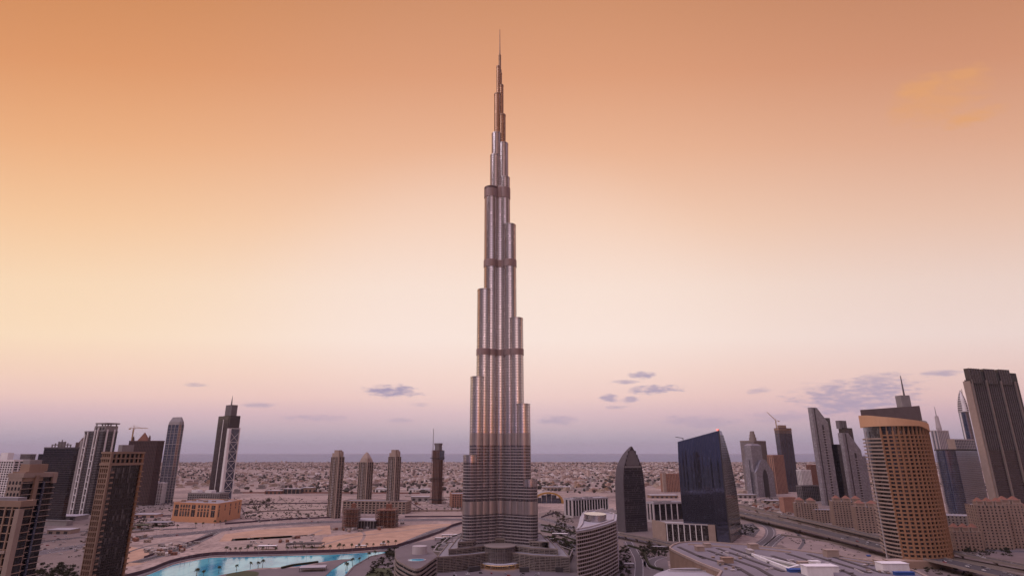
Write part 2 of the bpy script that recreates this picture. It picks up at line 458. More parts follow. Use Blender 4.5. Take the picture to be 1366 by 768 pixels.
def strip(mb, pts, o0, o1, z0, z1=None, m=0):
    """flat ribbon between side offsets o0..o1 at z0, or a solid bar z0..z1; a point may carry its own height"""
    ns = normals(pts); b = len(mb.v); n = len(pts)
    hz = [p[2] if len(p) > 2 else 0 for p in pts]
    for p, q, h in zip(pts, ns, hz): mb.v += [(p[0] + q[0] * o0, p[1] + q[1] * o0, z0 + h), (p[0] + q[0] * o1, p[1] + q[1] * o1, z0 + h)]
    if z1 is None:
        for i in range(n - 1): mb.face((b + 2 * i + 1, b + 2 * i, b + 2 * i + 2, b + 2 * i + 3) if o1 > o0 else (b + 2 * i, b + 2 * i + 1, b + 2 * i + 3, b + 2 * i + 2), m)
        return
    for p, q, h in zip(pts, ns, hz): mb.v += [(p[0] + q[0] * o0, p[1] + q[1] * o0, z1 + h), (p[0] + q[0] * o1, p[1] + q[1] * o1, z1 + h)]
    c = b + 2 * n
    for i in range(n - 1):
        A, B, C, D = b + 2 * i, b + 2 * i + 1, b + 2 * i + 2, b + 2 * i + 3
        A2, B2, C2, D2 = c + 2 * i, c + 2 * i + 1, c + 2 * i + 2, c + 2 * i + 3
        mb.face((B2, A2, C2, D2), m); mb.face((A, C, C2, A2), m); mb.face((D, B, B2, D2), m); mb.face((A, B, D, C), m)
    mb.face((b, b + 1, c + 1, c), m); e = b + 2 * n - 2; f = c + 2 * n - 2; mb.face((e + 1, e, f, f + 1), m)


# ------------------------------------------------------------------ the setting: ground, sea, lots, roads
mb = MB(); mb.quad([(-60000, -3000, 0), (60000, -3000, 0), (60000, 60000, 0), (-60000, 60000, 0)]); struct('ground', mb, 'ground')
shore = [(x, 8500 + 260 * sin(x / 2100.0) + 120 * sin(x / 510.0 + 1)) for x in range(-24000, 24001, 300)]
mb = MB(); mb.v = [(x, y, .5) for x, y in shore] + [(x * 2.4, 58000, .5) for x, y in shore]; n = len(shore)
for i in range(n - 1): mb.face((i, i + 1, n + i + 1, n + i))
struct('sea', mb, 'sea')

mb = MB(); mb.quad([(-6000, -2900, .05), (6000, -2900, .05), (3000, 560, .05), (-3000, 560, .05)]); struct('unseen_dark_ground', mb, 'asphalt')  # unseen dark sheet added so that glass facades reflect dimmer ground
mb = MB(); mb.quad([(-9000, 2380, .03), (9000, 2380, .03), (9000, 8700, .03), (-9000, 8700, .03)]); struct('suburb_ground', mb, 'suburbsoil')
ROADS = []
def sheet(name, pxs, mat, z, sm=False):
    pts = [g(*p) for p in pxs]
    if sm: pts = smooth_line(pts + [pts[0]], 6)[:-1]
    a = sum(pts[i - 1][0] * pts[i][1] - pts[i][0] * pts[i - 1][1] for i in range(len(pts)))
    if a < 0: pts.reverse()
    mb = MB(); mb.quad([(x, y, z) for x, y in pts]); return struct(name, mb, mat)


sheet('dirt_lot', [(292, 722), (300, 712), (345, 706), (440, 700), (442, 712), (380, 717)], 'tansoil', .03)
sheet('dirt_lot', [(420, 738), (432, 716), (470, 711), (520, 703), (560, 699), (602, 698), (598, 706), (560, 718), (525, 730), (470, 736)], 'tansoil', .03)
sheet('dirt_lot', [(160, 742), (172, 728), (200, 734), (222, 742), (190, 752), (150, 758)], 'tansoil', .03)
sheet('dirt_lot', [(300, 734), (310, 718), (420, 712), (416, 737)], 'palesoil', .03)
sheet('dirt_lot', [(190, 727), (240, 717), (280, 716), (262, 730), (225, 742), (200, 738)], 'palesoil', .03)
sheet('dirt_lot', [(1030, 720), (1050, 708), (1085, 712), (1168, 737), (1150, 745), (1060, 735)], 'suburbsoil', .03)
sheet('dirt_lot', [(540, 686), (560, 680), (620, 680), (622, 690), (545, 690)], 'palesoil', .03)
sheet('dirt_lot', [(325, 690), (330, 670), (430, 668), (440, 690)], 'palesoil', .03)
sheet('paved_plaza', [(180, 800), (196, 769), (240, 765), (300, 763), (345, 759), (395, 756.5), (432, 750), (470, 742), (500, 741), (530, 731), (560, 722), (617, 712), (640, 800)], 'paving', .04)
sheet('paved_plaza', [(560, 800), (580, 768), (584, 763), (617, 712), (718, 712), (768, 726), (830, 734), (890, 745), (900, 800)], 'paving', .05)
sheet('city_ground', [(718, 716), (718, 684), (745, 680), (800, 690), (870, 694), (905, 706), (985, 726), (985, 745), (900, 748), (768, 745)], 'citysoil', .035)
sheet('city_ground', [(985, 700), (985, 672), (1030, 662), (1110, 668), (1180, 690), (1290, 700), (1366, 720), (1420, 790), (1280, 790), (1180, 735), (1080, 708)], 'citysoil', .035)
sheet('city_ground', [(0, 740), (0, 690), (60, 680), (130, 680), (180, 672), (232, 668), (236, 676), (150, 690), (120, 712), (100, 800), (0, 800)], 'citysoil', .035)
sheet('car_park', [(722, 735), (720, 712), (770, 722), (768, 738)], 'roadgrey', .06)
sheet('car_park', [(986, 712), (984, 700), (1004, 697), (1014, 706), (1006, 716)], 'roadgrey', .06)
sheet('lawn', [(300, 768), (308, 763), (330, 761), (345, 763), (340, 769), (318, 774)], 'grass', .07, True)
sheet('lawn', [(486, 768), (500, 757), (520, 757), (526, 768)], 'grass', .07)

lake_a = [(150, 782), (196, 767), (232, 752.5), (280, 743.5), (340, 742), (440, 739.5), (475, 737.5), (513, 735.5), (519, 737), (496, 741.5), (473, 755), (456, 775), (424, 775), (440, 760), (456, 750), (470, 745), (455, 745.5),
          (433, 748.5), (396, 755), (344, 757.5), (296, 766), (270, 772), (240, 788)]
o = sheet('lake_water', lake_a, 'water', .08)
top = smooth_line([g(*p) for p in ((140, 784), (196, 766.2), (232, 751.6), (280, 742.6), (340, 741), (440, 738.6), (475, 736.6), (514, 734.6))], 6)
mb = MB(); strip(mb, top, 0, 7, .0, .7); struct('embankment_path', mb, 'paving')
mb = MB(); strip(mb, [g(*p) for p in ((519, 737), (496, 741.5), (473, 755), (456, 775))], -2.2, 0, 0, .5); struct('lakeside_kerb', mb, 'paving')
mb = MB(); strip(mb, [g(*p) for p in ((424, 775), (440, 760), (456, 750), (470, 745))], -2.2, 0, 0, .5); struct('lakeside_kerb', mb, 'paving')


def road(name, pxs, w, z=.09, elevated=0, mat='roadgrey', median=True, lanes=3):
    pts = smooth_line([g(px, py, elevated) for px, py in pxs], 8)
    mb = MB()
    strip(mb, pts, -w / 2, w / 2, elevated + z, m=0)
    for o_ in (-w / 2 + .8, w / 2 - .8): strip(mb, pts, o_ - .2, o_ + .2, elevated + z + .02, m=1)
    if median: strip(mb, pts, -1.2, 1.2, elevated + z - .02, elevated + z + .14, m=2)
    for s_ in (-1, 1):
        for k in range(1, lanes):
            off = s_ * (w / 2 / lanes * k)
            for i in range(0, len(pts) - 1, 2): strip(mb, pts[i:i + 2], off - .12, off + .12, elevated + z + .02, m=1)
    if not elevated:
        for s_ in (-1, 1): strip(mb, pts, s_ * w / 2 + (0 if s_ > 0 else -3), s_ * w / 2 + (3 if s_ > 0 else 0), 0, z + .12, m=2)
    ROADS.append((pts, w, elevated + z))
    return struct(name, mb, [mat, 'marking', 'paving'])


road('boulevard_road', ((20, 742), (110, 728), (174, 718.5), (243, 712), (283, 708), (330, 702.5), (390, 698), (445, 695.5), (530, 693.5), (620, 692.5), (700, 697), (735, 706), (770, 713), (800, 718)), 34)
road('access_road', ((288, 709), (262, 722), (225, 737), (180, 750)), 14, .08, mat='asphalt', median=False, lanes=1)
road('access_road', ((0, 735), (60, 722), (110, 716)), 14, .08, mat='asphalt', median=False, lanes=1)
road('access_road', ((0, 722), (60, 712), (130, 707), (200, 706), (262, 704)), 14, .08, mat='asphalt', median=False, lanes=1)
road('desert_road', ((150, 664), (300, 659.5), (440, 659.5), (560, 660), (640, 664)), 22, .06, mat='palesoil', median=False, lanes=1)
road('suburb_road', ((520, 650), (545, 638), (566, 627), (580, 620)), 24, .06, median=False)
road('ring_road', ((612, 700), (585, 706), (560, 716), (535, 727), (510, 733)), 13, .10, median=False, lanes=1)
road('ring_road', ((718, 690), (745, 697), (775, 707), (830, 716), (900, 727), (960, 735)), 18, .10, median=True, lanes=2)
road('ring_road', ((718, 703), (745, 709), (772, 719), (790, 728)), 12, .11, median=False, lanes=1)
road('garden_road', ((838, 722), (846, 735), (852, 748), (852, 775)), 11, .12, median=False, lanes=1)
road('garden_road', ((1010, 695), (1026, 704), (1026, 716), (1006, 730), (990, 736)), 12, .10, median=False, lanes=1)
road('loop_road', ((885, 742), (872, 746), (868, 752), (874, 758), (886, 758)), 12, .12, median=False, lanes=1)
road('service_road', ((1266, 728), (1310, 733), (1366, 735), (1420, 736)), 14, .10, median=False, lanes=1)
road('service_road', ((1045, 712), (1032, 722), (1022, 733)), 10, .10, median=False, lanes=1)


for pxs in (((300, 731), (340, 722), (400, 716), (430, 706)), ((310, 716), (350, 713), (410, 714), (436, 712)), ((470, 735), (482, 722), (486, 712), (478, 706)), ((425, 728), (470, 716), (540, 707), (600, 700)),
            ((165, 738), (200, 727), (236, 722), (262, 726)), ((190, 752), (225, 740), (270, 728), (292, 716)), ((330, 688), (380, 676), (432, 672)), ((326, 676), (380, 683), (436, 680)), ((350, 668), (372, 680), (380, 692)),
            ((105, 735), (150, 722), (200, 715)), ((120, 712), (160, 696), (222, 690)), ((160, 692), (200, 676), (232, 672)), ((1040, 716), (1080, 722), (1140, 738)), ((1060, 708), (1072, 720), (1066, 732)), ((548, 686), (580, 684), (616, 686)),
            ((560, 664), (585, 674), (612, 678)), ((440, 668), (470, 664), (520, 663))):
    mb = MB(); strip(mb, smooth_line([g(*p) for p in pxs], 8), -2.4, 2.4, .055); struct('dirt_track', mb, R.choice(('palesoil', 'roadgrey', 'palesoil', 'taupe')))


def viaduct(label, pxs, w, zt, group='elevated motorway decks'):
    pts = smooth_line([g(px, py, zt) for px, py in pxs], 8)
    c = pts[len(pts) // 2]; off = (c[0], c[1], 0)
    r = thing('viaduct', label, 'viaduct', off, group=group)
    mb = MB(off); strip(mb, pts, -w / 2, w / 2, zt - 1.8, zt); mb.build('deck', 'taupe', r)
    mb = MB(off); strip(mb, pts, -w / 2 + .6, w / 2 - .6, zt + .02); mb.build('carriageway', 'asphalt', r)
    for s_ in (-1, 1):
        mb = MB(off); strip(mb, pts, s_ * w / 2 - (.5 if s_ > 0 else 0), s_ * w / 2 + (.5 if s_ < 0 else 0), zt + .01, zt + 1.2); mb.build('parapet', 'taupe', r)
    for i in range(3, len(pts) - 1, 3):
        mb = MB(off); x, y = pts[i]
        mb.prism(circ(1.3, x, y, 10), 0, zt - 3.1); mb.box(x - w * .3, x + w * .3, y - 1.2, y + 1.2, zt - 3.1, zt - 1.81)
        mb.build('pier', 'taupe', r)
    ROADS.append((pts, w, zt + .02))


viaduct('broad elevated motorway deck crossing the bare sand beside the arched low-rise flats', ((960, 677), (985, 683), (1080, 705), (1180, 730), (1280, 752), (1380, 776)), 30, 10)
viaduct('narrow elevated deck closest to the beige arched flats', ((960, 667), (1030, 683), (1100, 699), (1175, 716), (1270, 735), (1380, 757)), 12, 14)
viaduct('slim elevated slip road between the two other decks', ((1000, 683), (1060, 694), (1120, 708), (1180, 722), (1275, 744), (1380, 764)), 9, 8)
viaduct('elevated road with a white rail passing the columned office block', ((800, 706), (830, 712), (870, 720), (905, 728), (960, 738)), 12, 7)

# ------------------------------------------------------------------ the supertall tower
TX, TY = -0.3, 812.0
tower = thing('supertall_skyscraper', 'immensely tall silver tower stepping up in rounded tiers to a needle spire', 'skyscraper', (TX, TY, 0))
MECH = ((59, 75, 1), (145, 161, 1), (267, 276, 0), (399, 410, 0), (511, 529, 0))


def tier(name, cx, cy, r, z0, z1, parent, n=32, fins=26):
    poly = circ(r, cx, cy, n)
    mb = MB()
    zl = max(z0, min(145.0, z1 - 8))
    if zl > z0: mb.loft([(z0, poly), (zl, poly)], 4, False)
    mb.loft([(zl, poly), (z1 - .3, poly)], 0, False); mb.prism(offset(poly, -.02), z1 - .7, z1 - .1, 3)
    lo = [(a - .2, b_ + .2) for a, b_, k in MECH]
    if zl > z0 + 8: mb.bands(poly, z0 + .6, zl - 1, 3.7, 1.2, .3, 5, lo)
    mb.bands(poly, zl + (.6 if zl == z0 else 1.0), z1 - 1, 3.7, .80, .16, 1, lo)
    for i in range(fins):
        a = 2 * pi * (i + .5) / fins
        if sin(a) > .45: continue
        c, s_ = cos(a), sin(a)
        for zz0, zz1 in ((z0, z1),):
            mb.bar((cx + (r + .12) * c, cy + (r + .12) * s_, zz0), (cx + (r + .12) * c, cy + (r + .12) * s_, zz1 + .8), .15, .34, 2)
    mb.ring(offset(poly, .35), offset(poly, -.5), z1 - .9, z1 + 1.6, 1)
    o = mb.build(name, ['g_burj' if z1 < 640 else 'g_burj_top_skytint', 'steel' if z1 < 640 else 'spiremetal', 'fin' if z1 < 640 else 'spiremetal', 'roofdark', 'g_burj_low_dimmed', 'sill'], parent)
    o.data.polygons.foreach_set('use_smooth', [q in (0, 4) for q in mb.m]); o.data.update()
    for a, b_, k in MECH:
        if z1 > a + 4 and z0 < b_ - 4 and r > 6:
            m2 = MB(); p2 = offset(poly, .22 if k else .6)
            m2.prism(p2, a, min(b_, z1 + 1.7))
            for q in range(int((b_ - a) / 1.8)): m2.prism(offset(poly, .3 if k else .8), a + .5 + q * 1.8, a + 1.1 + q * 1.8)
            m2.build('mechanical_band', 'louvrelite' if k else 'louvre', o)
    return o


def wing(ang, tiers):
    for rr, rho, zt in tiers:
        tier('wing_tier', rr * cos(ang), rr * sin(ang), rho, 0, zt, tower, 32 if rho > 6 else 20, 26 if rho > 6 else 14)


zy = lambda py, r: Z_at(py, TY - r * .5)
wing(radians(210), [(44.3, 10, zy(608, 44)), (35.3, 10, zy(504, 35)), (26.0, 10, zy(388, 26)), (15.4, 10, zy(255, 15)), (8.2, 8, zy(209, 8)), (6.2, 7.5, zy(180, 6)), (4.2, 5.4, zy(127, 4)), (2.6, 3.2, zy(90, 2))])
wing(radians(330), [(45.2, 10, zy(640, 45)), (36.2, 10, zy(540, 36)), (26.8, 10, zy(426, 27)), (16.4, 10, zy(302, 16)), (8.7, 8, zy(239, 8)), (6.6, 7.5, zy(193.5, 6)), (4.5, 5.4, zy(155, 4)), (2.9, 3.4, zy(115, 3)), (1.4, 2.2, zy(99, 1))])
wing(radians(90), [(44, 10, 162), (35, 10, 218), (26, 10, 290), (15.5, 10, 415), (8, 8, 560), (6, 7.5, 618)])
tier('core_shaft', 0, -1.5, 9.6, 0, 529, tower)
mb = MB(); rings = [(500, 6.5), (640, 6.2), (641, 4.6), (700, 4.4), (701, 2.9), (748, 2.7), (749, 2.0), (776, 1.7), (777, 1.15), (786, 1.0), (787, .95), (828, .5)]
mb.loft([(z_, circ(r_, 0, 0, 16)) for z_, r_ in rings])
for k in range(60):
    z_ = 640 + k * 2.3; r_ = 4.6 if z_ < 700 else 2.9 if z_ < 748 else 2.0
    mb.prism(circ(r_ + .12, 0, 0, 16), z_, z_ + .7)
mb.build('spire', 'spiremetal', tower)
# stepped podium wings round the foot
L1 = [g(*p) for p in ((583, 763.5), (600, 762.5), (616, 761), (634, 759), (648, 757), (667, 756), (687, 757), (700, 759), (713, 761), (735, 762), (748, 762.5), (760, 763.5))]
def podium(front, back, z0, z1, fh, inset):
    fr = [(x + (inset if i < 3 else -inset if i > 8 else 0) * (1 if i in (0, 11) else .5), y + inset * 1.3) for i, (x, y) in enumerate(front)]
    poly = fr + [(fr[-1][0] - 4, back), (fr[0][0] + 4, back)]
    mb = MB((TX, TY, 0)); mb.prism(poly, z0, z1, 0, 3); mb.bands(poly, z0 + .5, z1 - .8, fh, .62, .35, 1); mb.piers(poly, z0, z1 - .4, 7.5, .5, .42, 2)
    mb.ring(offset(poly, .5), offset(poly, -.4), z1 - .6, z1 + 1.1, 1)
    mb.build('podium_terrace', ['g_brown', 'taupe', 'taupe', 'roofgrey'], tower)
podium(L1, 852, 0, 16.5, 1.75, 0); podium(L1, 850, 16.5, 22.5, 1.8, 12); podium(L1, 848, 22.5, 28.5, 2.0, 22)
mb = MB((TX, TY, 0)); ex, ey = g(667, 757)[0], g(667, 757)[1] + 12
pc = circ(19, ex, ey, 40); mb.prism(pc, 0, 23, 0, 2); mb.bands(pc, 1, 22, 1.5, .35, .2, 1); mb.piers(pc, 0, 22.5, 3, .3, .3, 1); mb.prism(circ(20, ex, ey, 40), 23, 24.2, 1)
ent = mb.build('entrance_pavilion', ['g_grey', 'taupe', 'rooflight'], tower)
mb = MB((TX, TY, 0)); mb.ring(circ(24, ex, ey - 5, 36), circ(16, ex, ey - 5, 36), 5.2, 6.3); mb.build('entrance_canopy', 'rooflight', ent)
mb = MB((TX, TY, 0)); mb.ring(circ(23, ex, ey - 5, 36), circ(19.5, ex, ey - 5, 36), 4.9, 5.19); mb.build('canopy_lighting', 'lampwarm', ent)
mb = MB((TX, TY, 0))
for a in (-150, -120, -60, -30): mb.bar((ex + 22 * cos(radians(a)), ey - 5 + 22 * sin(radians(a)), 0), (ex + 22 * cos(radians(a)), ey - 5 + 22 * sin(radians(a)), 5.2), .8)
mb.build('canopy_column', 'steel', ent)
for a, b_, s_ in ((588, 602, 1), (625, 640, 1), (693, 706, -1), (741, 755, -1)):
    mb = MB((TX, TY, 0)); p, q = g(a, 762.5), g(b_, 760.5 if b_ < 670 else 762.5)
    mb.wallbox(p, q, 0, hypot(q[0] - p[0], q[1] - p[1]), -2, 1.6, .2, 5.2); mb.build('entrance_opening', 'dark', tower)


# ------------------------------------------------------------------ generic tower blocks
def cb(c, l, r, Y, th):
    """footprint of a rectangular block from its near corner edge c and its left and right edges (photo points), corner at distance Y, turned by th degrees"""
    th = radians(th); k = hk(c); C = (k * Y, Y)
    def run(dx_, dy_, kk): return (kk * C[1] - C[0]) / (dx_ - kk * dy_)
    W = run(-cos(th), sin(th), hk(l)); D = run(sin(th), cos(th), hk(r))
    W, D = max(6, min(abs(W), 160)), max(6, min(abs(D), 160))
    cx = C[0] - cos(th) * W / 2 + sin(th) * D / 2; cy = C[1] + sin(th) * W / 2 + cos(th) * D / 2
    return (cx, cy, 0), -th, W, D


def block(name, label, cat, fp, ztop, gl, fr, fh=3.6, band=1.0, bd=.35, bay=4.0, pier=.8, pd=.5, z0=0, group=None, parapet=True, pedges=None):
    loc, rz, W, D = fp
    r = thing(name, label, cat, loc, rz, group)
    poly = rect(W, D)
    mb = MB(); mb.prism(poly, z0, ztop, 0, 1); mb.build('glazing', [gl, 'roofgrey'], r)
    mb = MB()
    if band: mb.bands(poly, z0 + fh * .8, ztop - .5, fh, band, bd)
    if pier: mb.piers(poly, z0, ztop - .2, bay, pier, pd, 0, pedges)
    if parapet: mb.ring(offset(poly, max(bd, pd) + .12), offset(poly, -.6), ztop - 1.2, ztop + 1.4)
    if mb.f: mb.build('facade_frame', fr, r)
    return r, W, D


def pt(name, mat, r, fn, smooth=False):
    mb = MB(); fn(mb); return mb.build(name, mat, r, smooth)


# --- far left bottom, cut by the frame
Y = 270; r, W, D = block('apartment_tower', 'beige flats at the bottom corner whose flat grey roof lies below the horizon', 'tower', cb((22, 700), (-60, 700), (36, 700), Y, 10), Z_at(672, Y), 'g_dark', 'tan', 3.3, .4, .4, 3.8, .75, .5, pedges=(0,))
zt = Z_at(672, Y)
pt('roof_slab', 'roofgrey', r, lambda mb: mb.prism(rect(W * .8, D * .7), zt, zt + 2.6))
pt('corner_pier', 'beige', r, lambda mb: mb.box(W / 2 - 1, W / 2 + 1.4, -D / 2 - 1.4, -D / 2 + 1, 0, zt - 2))
for k in range(14): pt('balcony', 'beige', r, lambda mb: mb.box(W * .1, W * .45, -D / 2 - 1.5, -D / 2 - .72, 8 + k * 6.6, 9 + k * 6.6))
# --- second from the left edge
Y = 360; zt = Z_at(634, Y)
r, W, D = block('apartment_tower', 'tall flats with beige slotted crown and dark glass front with one thin blue stripe', 'tower', cb((31, 640), (13, 640), (72, 640), Y, 14), zt, 'g_dark', 'beige', 3.3, .35, .9, 3.6, .0, .5)
pt('side_wall', 'beige', r, lambda mb: (mb.prism(rect(W, 1.0, 0, -D / 2 - .4), 0, zt), None))
def sidewin(mb):
    for i in range(4):
        for k in range(int(zt / 3.3) - 1): mb.box(-W / 2 + 1.2 + i * W / 4, -W / 2 + 1.2 + i * W / 4 + W / 8, -D / 2 - .93, -D / 2 - .85, 2 + k * 3.3, 3.9 + k * 3.3)
pt('window_columns', 'g_dark', r, sidewin)
pt('front_pier', 'tan', r, lambda mb: mb.box(W / 2 - .5, W / 2 + 1.7, -D * .18, -D * .06, 0, zt))
pt('blue_fin', 'g_blue', r, lambda mb: mb.box(W / 2, W / 2 + 1.5, D * .1, D * .16, 0, zt - 4))
pt('corner_pier', 'beige', r, lambda mb: mb.box(W / 2 - 1, W / 2 + 1.6, D / 2 - 2, D / 2 + .6, zt - 5, zt + .5))
pt('crown', 'tan', r, lambda mb: (mb.box(-W / 2 + 1, W / 2 + .5, -D / 2, D * .1, zt - 3.5, zt + 2.2), mb.box(-W / 2 + 2, W / 2 - 1, -D / 2 + 3, D * .25, zt + 2.2, zt + 6.5)))
pt('plant_room', 'grey', r, lambda mb: mb.box(-W * .3, W * .2, -D * .3, D * .1, zt + 6.5, zt + 9))
# --- white framed block at the left edge
Y = 950; zt = Z_at(614, Y)
r, W, D = block('apartment_tower', 'white framed block with big dark windows behind the beige corner flats', 'tower', cb((18, 620), (-25, 620), (38, 620), Y, 22), zt, 'g_dark', 'white', 3.6, 1.1, .6, 6.5, 1.6, .8)
pt('roof_box', 'white', r, lambda mb: (mb.box(-W * .1, W * .12, -D * .2, D * .2, zt, zt + 12), mb.box(-W * .4, -W * .2, -D * .2, D * .2, zt, zt + 7)))
Y = 1500
r, W, D = block('office_tower', 'plain dark grey slab showing only its top over the white framed block', 'tower', cb((40, 610), (27, 610), (47, 610), Y, 20), Z_at(606, Y), 'g_grey', 'midgrey')
# --- dark banded tower
Y = 1200; zt = Z_at(597, Y)
r, W, D = block('office_tower', 'dark office tower wrapped in thin pale floor lines with a spiky open rooftop frame', 'tower', cb((99, 603), (58, 603), (104.5, 603), Y, 14), zt, 'g_dark', 'slate', 4.2, .42, .4, 60, 0, .5)
pt('roof_frame', 'midgrey', r, lambda mb: ([mb.bar((-W * .3 + i * W * .1, -D * .2, zt), (-W * .3 + i * W * .1, -D * .2, zt + 6 + 10 * (1 - abs(i - 3) / 3)), 1.6) for i in range(7)], mb.box(-W * .32, W * .32, -D * .25, -D * .15, zt + 5, zt + 7), mb.box(-W * .1, W * .1, -D * .2, D * .1, zt, zt + 12)))
pt('low_wing', 'g_dark', r, lambda mb: mb.box(-W * .5 - 14, -W * .5 - .2, -D * .3, D * .4, 0, zt - 12))
pt('podium', 'grey', r, lambda mb: (mb.box(-W * .5, W * .9, -D * .5 - 14, -D * .5 - .5, 0, 9), mb.box(-W * .5, W * .95, -D * .5 - 15, -D * .5 - 13.9, 9.02, 10.4)))
# --- maroon gabled
Y = 1900; zt = Z_at(590, Y)
r, W, D = block('residential_tower', 'maroon tower with pointed gable squeezed between banded tower and pale pilastered tower', 'tower', cb((112, 603), (99, 603), (120, 603), Y, 30), zt, 'g_maroon', 'maroon', 3.6, .9, .4, 6, 1.6, .6)
pt('gable', 'maroon', r, lambda mb: mb.loft([(zt, rect(W * .7, D * .7)), (zt + 14, rect(W * .5, 2)), (zt + 20, rect(.5, .5))]))
# --- pale tower with pilasters
Y = 1380; zt = Z_at(575, Y)
r, W, D = block('residential_tower', 'pale grey tower with white pilasters and stepped flat crown behind the bronze balcony tower', 'tower', cb((133, 603), (108, 603), (152, 603), Y, 24), zt, 'g_dark', 'midgrey', 3.6, .8, .4, 9, 0, .7)
for i in range(4): pt('pilaster', 'white', r, lambda mb: (mb.box(-W / 2 + W * (.06, .20, .58, .72)[i], -W / 2 + W * (.06, .20, .58, .72)[i] + 2.6, -D / 2 - 2.6, -D / 2 + .2, 0, zt - 6 + i * 5), [mb.box(-W / 2 + W * (.06, .20, .58, .72)[i] + 2.62, -W / 2 + W * (.06, .20, .58, .72)[i] + W * .14 - .02, -D / 2 - 2.4, -D / 2 + .1, 10 + k * 15, 11.5 + k * 15) for k in range(int((zt - 20) / 15))] if i in (0, 2) else None))
for i in range(2): pt('pilaster', 'white', r, lambda mb: mb.box(W / 2 - .2, W / 2 + 2.4, -D * .3 + i * D * .5, -D * .3 + i * D * .5 + 3, 0, zt + 5))
pt('slab_wall', 'grey', r, lambda mb: mb.box(-W / 2 - 9, -W / 2 - .1, -D / 2 - 1, D * .3, 0, zt - 20))
pt('crown', 'grey', r, lambda mb: (mb.box(-W * .1, W * .5, -D * .4, D * .48, zt + 1.4, zt + 13), mb.box(-W * .05, W * .56, -D * .45, D * .5, zt + 17, zt + 20), [mb.bar((W * .45 * a, D * .4 * b_, zt + 13), (W * .45 * a, D * .4 * b_, zt + 17), 2) for a in (0, 1) for b_ in (-1, 0, 1)]))
pt('crown_windows', 'dark', r, lambda mb: [mb.box(W * .0 + i * W * .17, W * .0 + i * W * .17 + W * .1, -D * .4 - .4, -D * .4 + .2, zt + 4, zt + 10) for i in range(3)])
# --- near bronze balcony tower
Y = 400; zt = Z_at(602, Y)
fp = cb((146.5, 620), (134.5, 620), (189, 620), Y, 18)
loc, rz, W, D = fp
r = thing('apartment_tower', 'near brown tower of flats with dark glass front edged by rows of balconies', 'tower', loc, rz)
pt('glazing', ['g_brown', 'roofgrey'], r, lambda mb: mb.prism(rect(W - .8, D - .8), 0, zt - 9, 0, 1))
fh = 3.3
def sideframe(mb):
    p = [(-W / 2, -D / 2), (W / 2, -D / 2)]
    for i in range(5): mb.box(-W / 2 + i * (W - .7) / 4, -W / 2 + i * (W - .7) / 4 + .62, -D / 2 - .45, -D / 2 + .5, 0, zt)
    for k in range(int(zt / fh)): mb.box(-W / 2, W / 2, -D / 2 - .3, -D / 2 + .45, k * fh, k * fh + .95)
pt('side_frame', 'tan', r, sideframe)
pt('corner_pier', 'tan', r, lambda mb: mb.box(W / 2 - .55, W / 2 + .6, -D / 2 - .6, -D / 2 + .9, 0, zt))
pt('corner_pier', 'brown', r, lambda mb: mb.box(W / 2 - .55, W / 2 + .5, D / 2 - .9, D / 2 + .5, 0, zt))
for k in range(int((zt - 9) / fh)):
    z_ = k * fh + .5
    pt('balcony', 'tan', r, lambda mb: (mb.box(W / 2 - .4, W / 2 + 1.5, -D / 2 + 1.0, -D / 2 + D * .13, z_, z_ + .32), mb.box(W / 2 + 1.3, W / 2 + 1.45, -D / 2 + 1.05, -D / 2 + D * .13 - .05, z_ + .33, z_ + 1.1)))
    pt('balcony', 'tan', r, lambda mb: (mb.box(W / 2 - .4, W / 2 + 1.2, D / 2 - D * .06, D / 2 + 1.4, z_, z_ + .32), mb.box(W / 2 + 1.05, W / 2 + 1.15, D / 2 - D * .06 + .05, D / 2 + 1.35, z_ + .33, z_ + .9)))
pt('mullions', 'dark', r, lambda mb: ([mb.box(W / 2 - .45, W / 2 - .2, -D / 2 + D * (.22 + .065 * i), -D / 2 + D * (.22 + .065 * i) + .25, 0, zt - 9) for i in range(11)], [mb.box(W / 2 - .45, W / 2 - .12, -D / 2 + D * .2, D / 2 - D * .13, k * fh, k * fh + .45) for k in range(int((zt - 9) / fh))]))
pt('parapet', 'tan', r, lambda mb: (mb.ring(offset(rect(W, D), .75), offset(rect(W, D), -.5), zt - 9, zt - 7.4), mb.ring(offset(rect(W, D), .7), offset(rect(W, D), -.5), zt - 4.9, zt - 4.1), mb.ring(offset(rect(W, D), .75), offset(rect(W, D), -.6), zt - 1.4, zt)))
pt('crown_piers', 'tan', r, lambda mb: mb.piers(rect(W - .4, D - .4), zt - 7.4, zt - 1.4, 3.4, .9, .55))
pt('crown_wall', 'g_brown', r, lambda mb: mb.prism(rect(W - 1.6, D - 1.6), zt - 9, zt - 1.5))
pt('plant_room', 'grey', r, lambda mb: mb.box(-W * .2, W * .25, -D * .15, D * .22, zt - 1.5, zt + 4.5))
# --- dark maroon tower with pyramid roof
Y = 1620; zt = Z_at(588, Y)
r, W, D = block('residential_tower', 'dark maroon tower block topped by little pyramid and pinnacles', 'tower', cb((208, 603), (170, 603), (217, 603), Y, 12), zt, 'g_maroon', 'maroon', 3.6, .9, .4, 5, 1.2, .6)
pt('pyramid_roof', 'rust', r, lambda mb: mb.loft([(zt, rect(W * .36, D * .5, -W * .12)), (zt + 24, rect(.6, .6, -W * .12))]))
pt('pinnacle', 'maroon', r, lambda mb: mb.loft([(zt, rect(5, 5, W * .15, -D * .3)), (zt + 12, rect(3, 3, W * .15, -D * .3)), (zt + 16, rect(.4, .4, W * .15, -D * .3))]))
pt('pinnacle', 'maroon', r, lambda mb: mb.loft([(zt, rect(5, 5, -W * .42, -D * .3)), (zt + 9, rect(3, 3, -W * .42, -D * .3)), (zt + 14, rect(.4, .4, -W * .42, -D * .3))]))
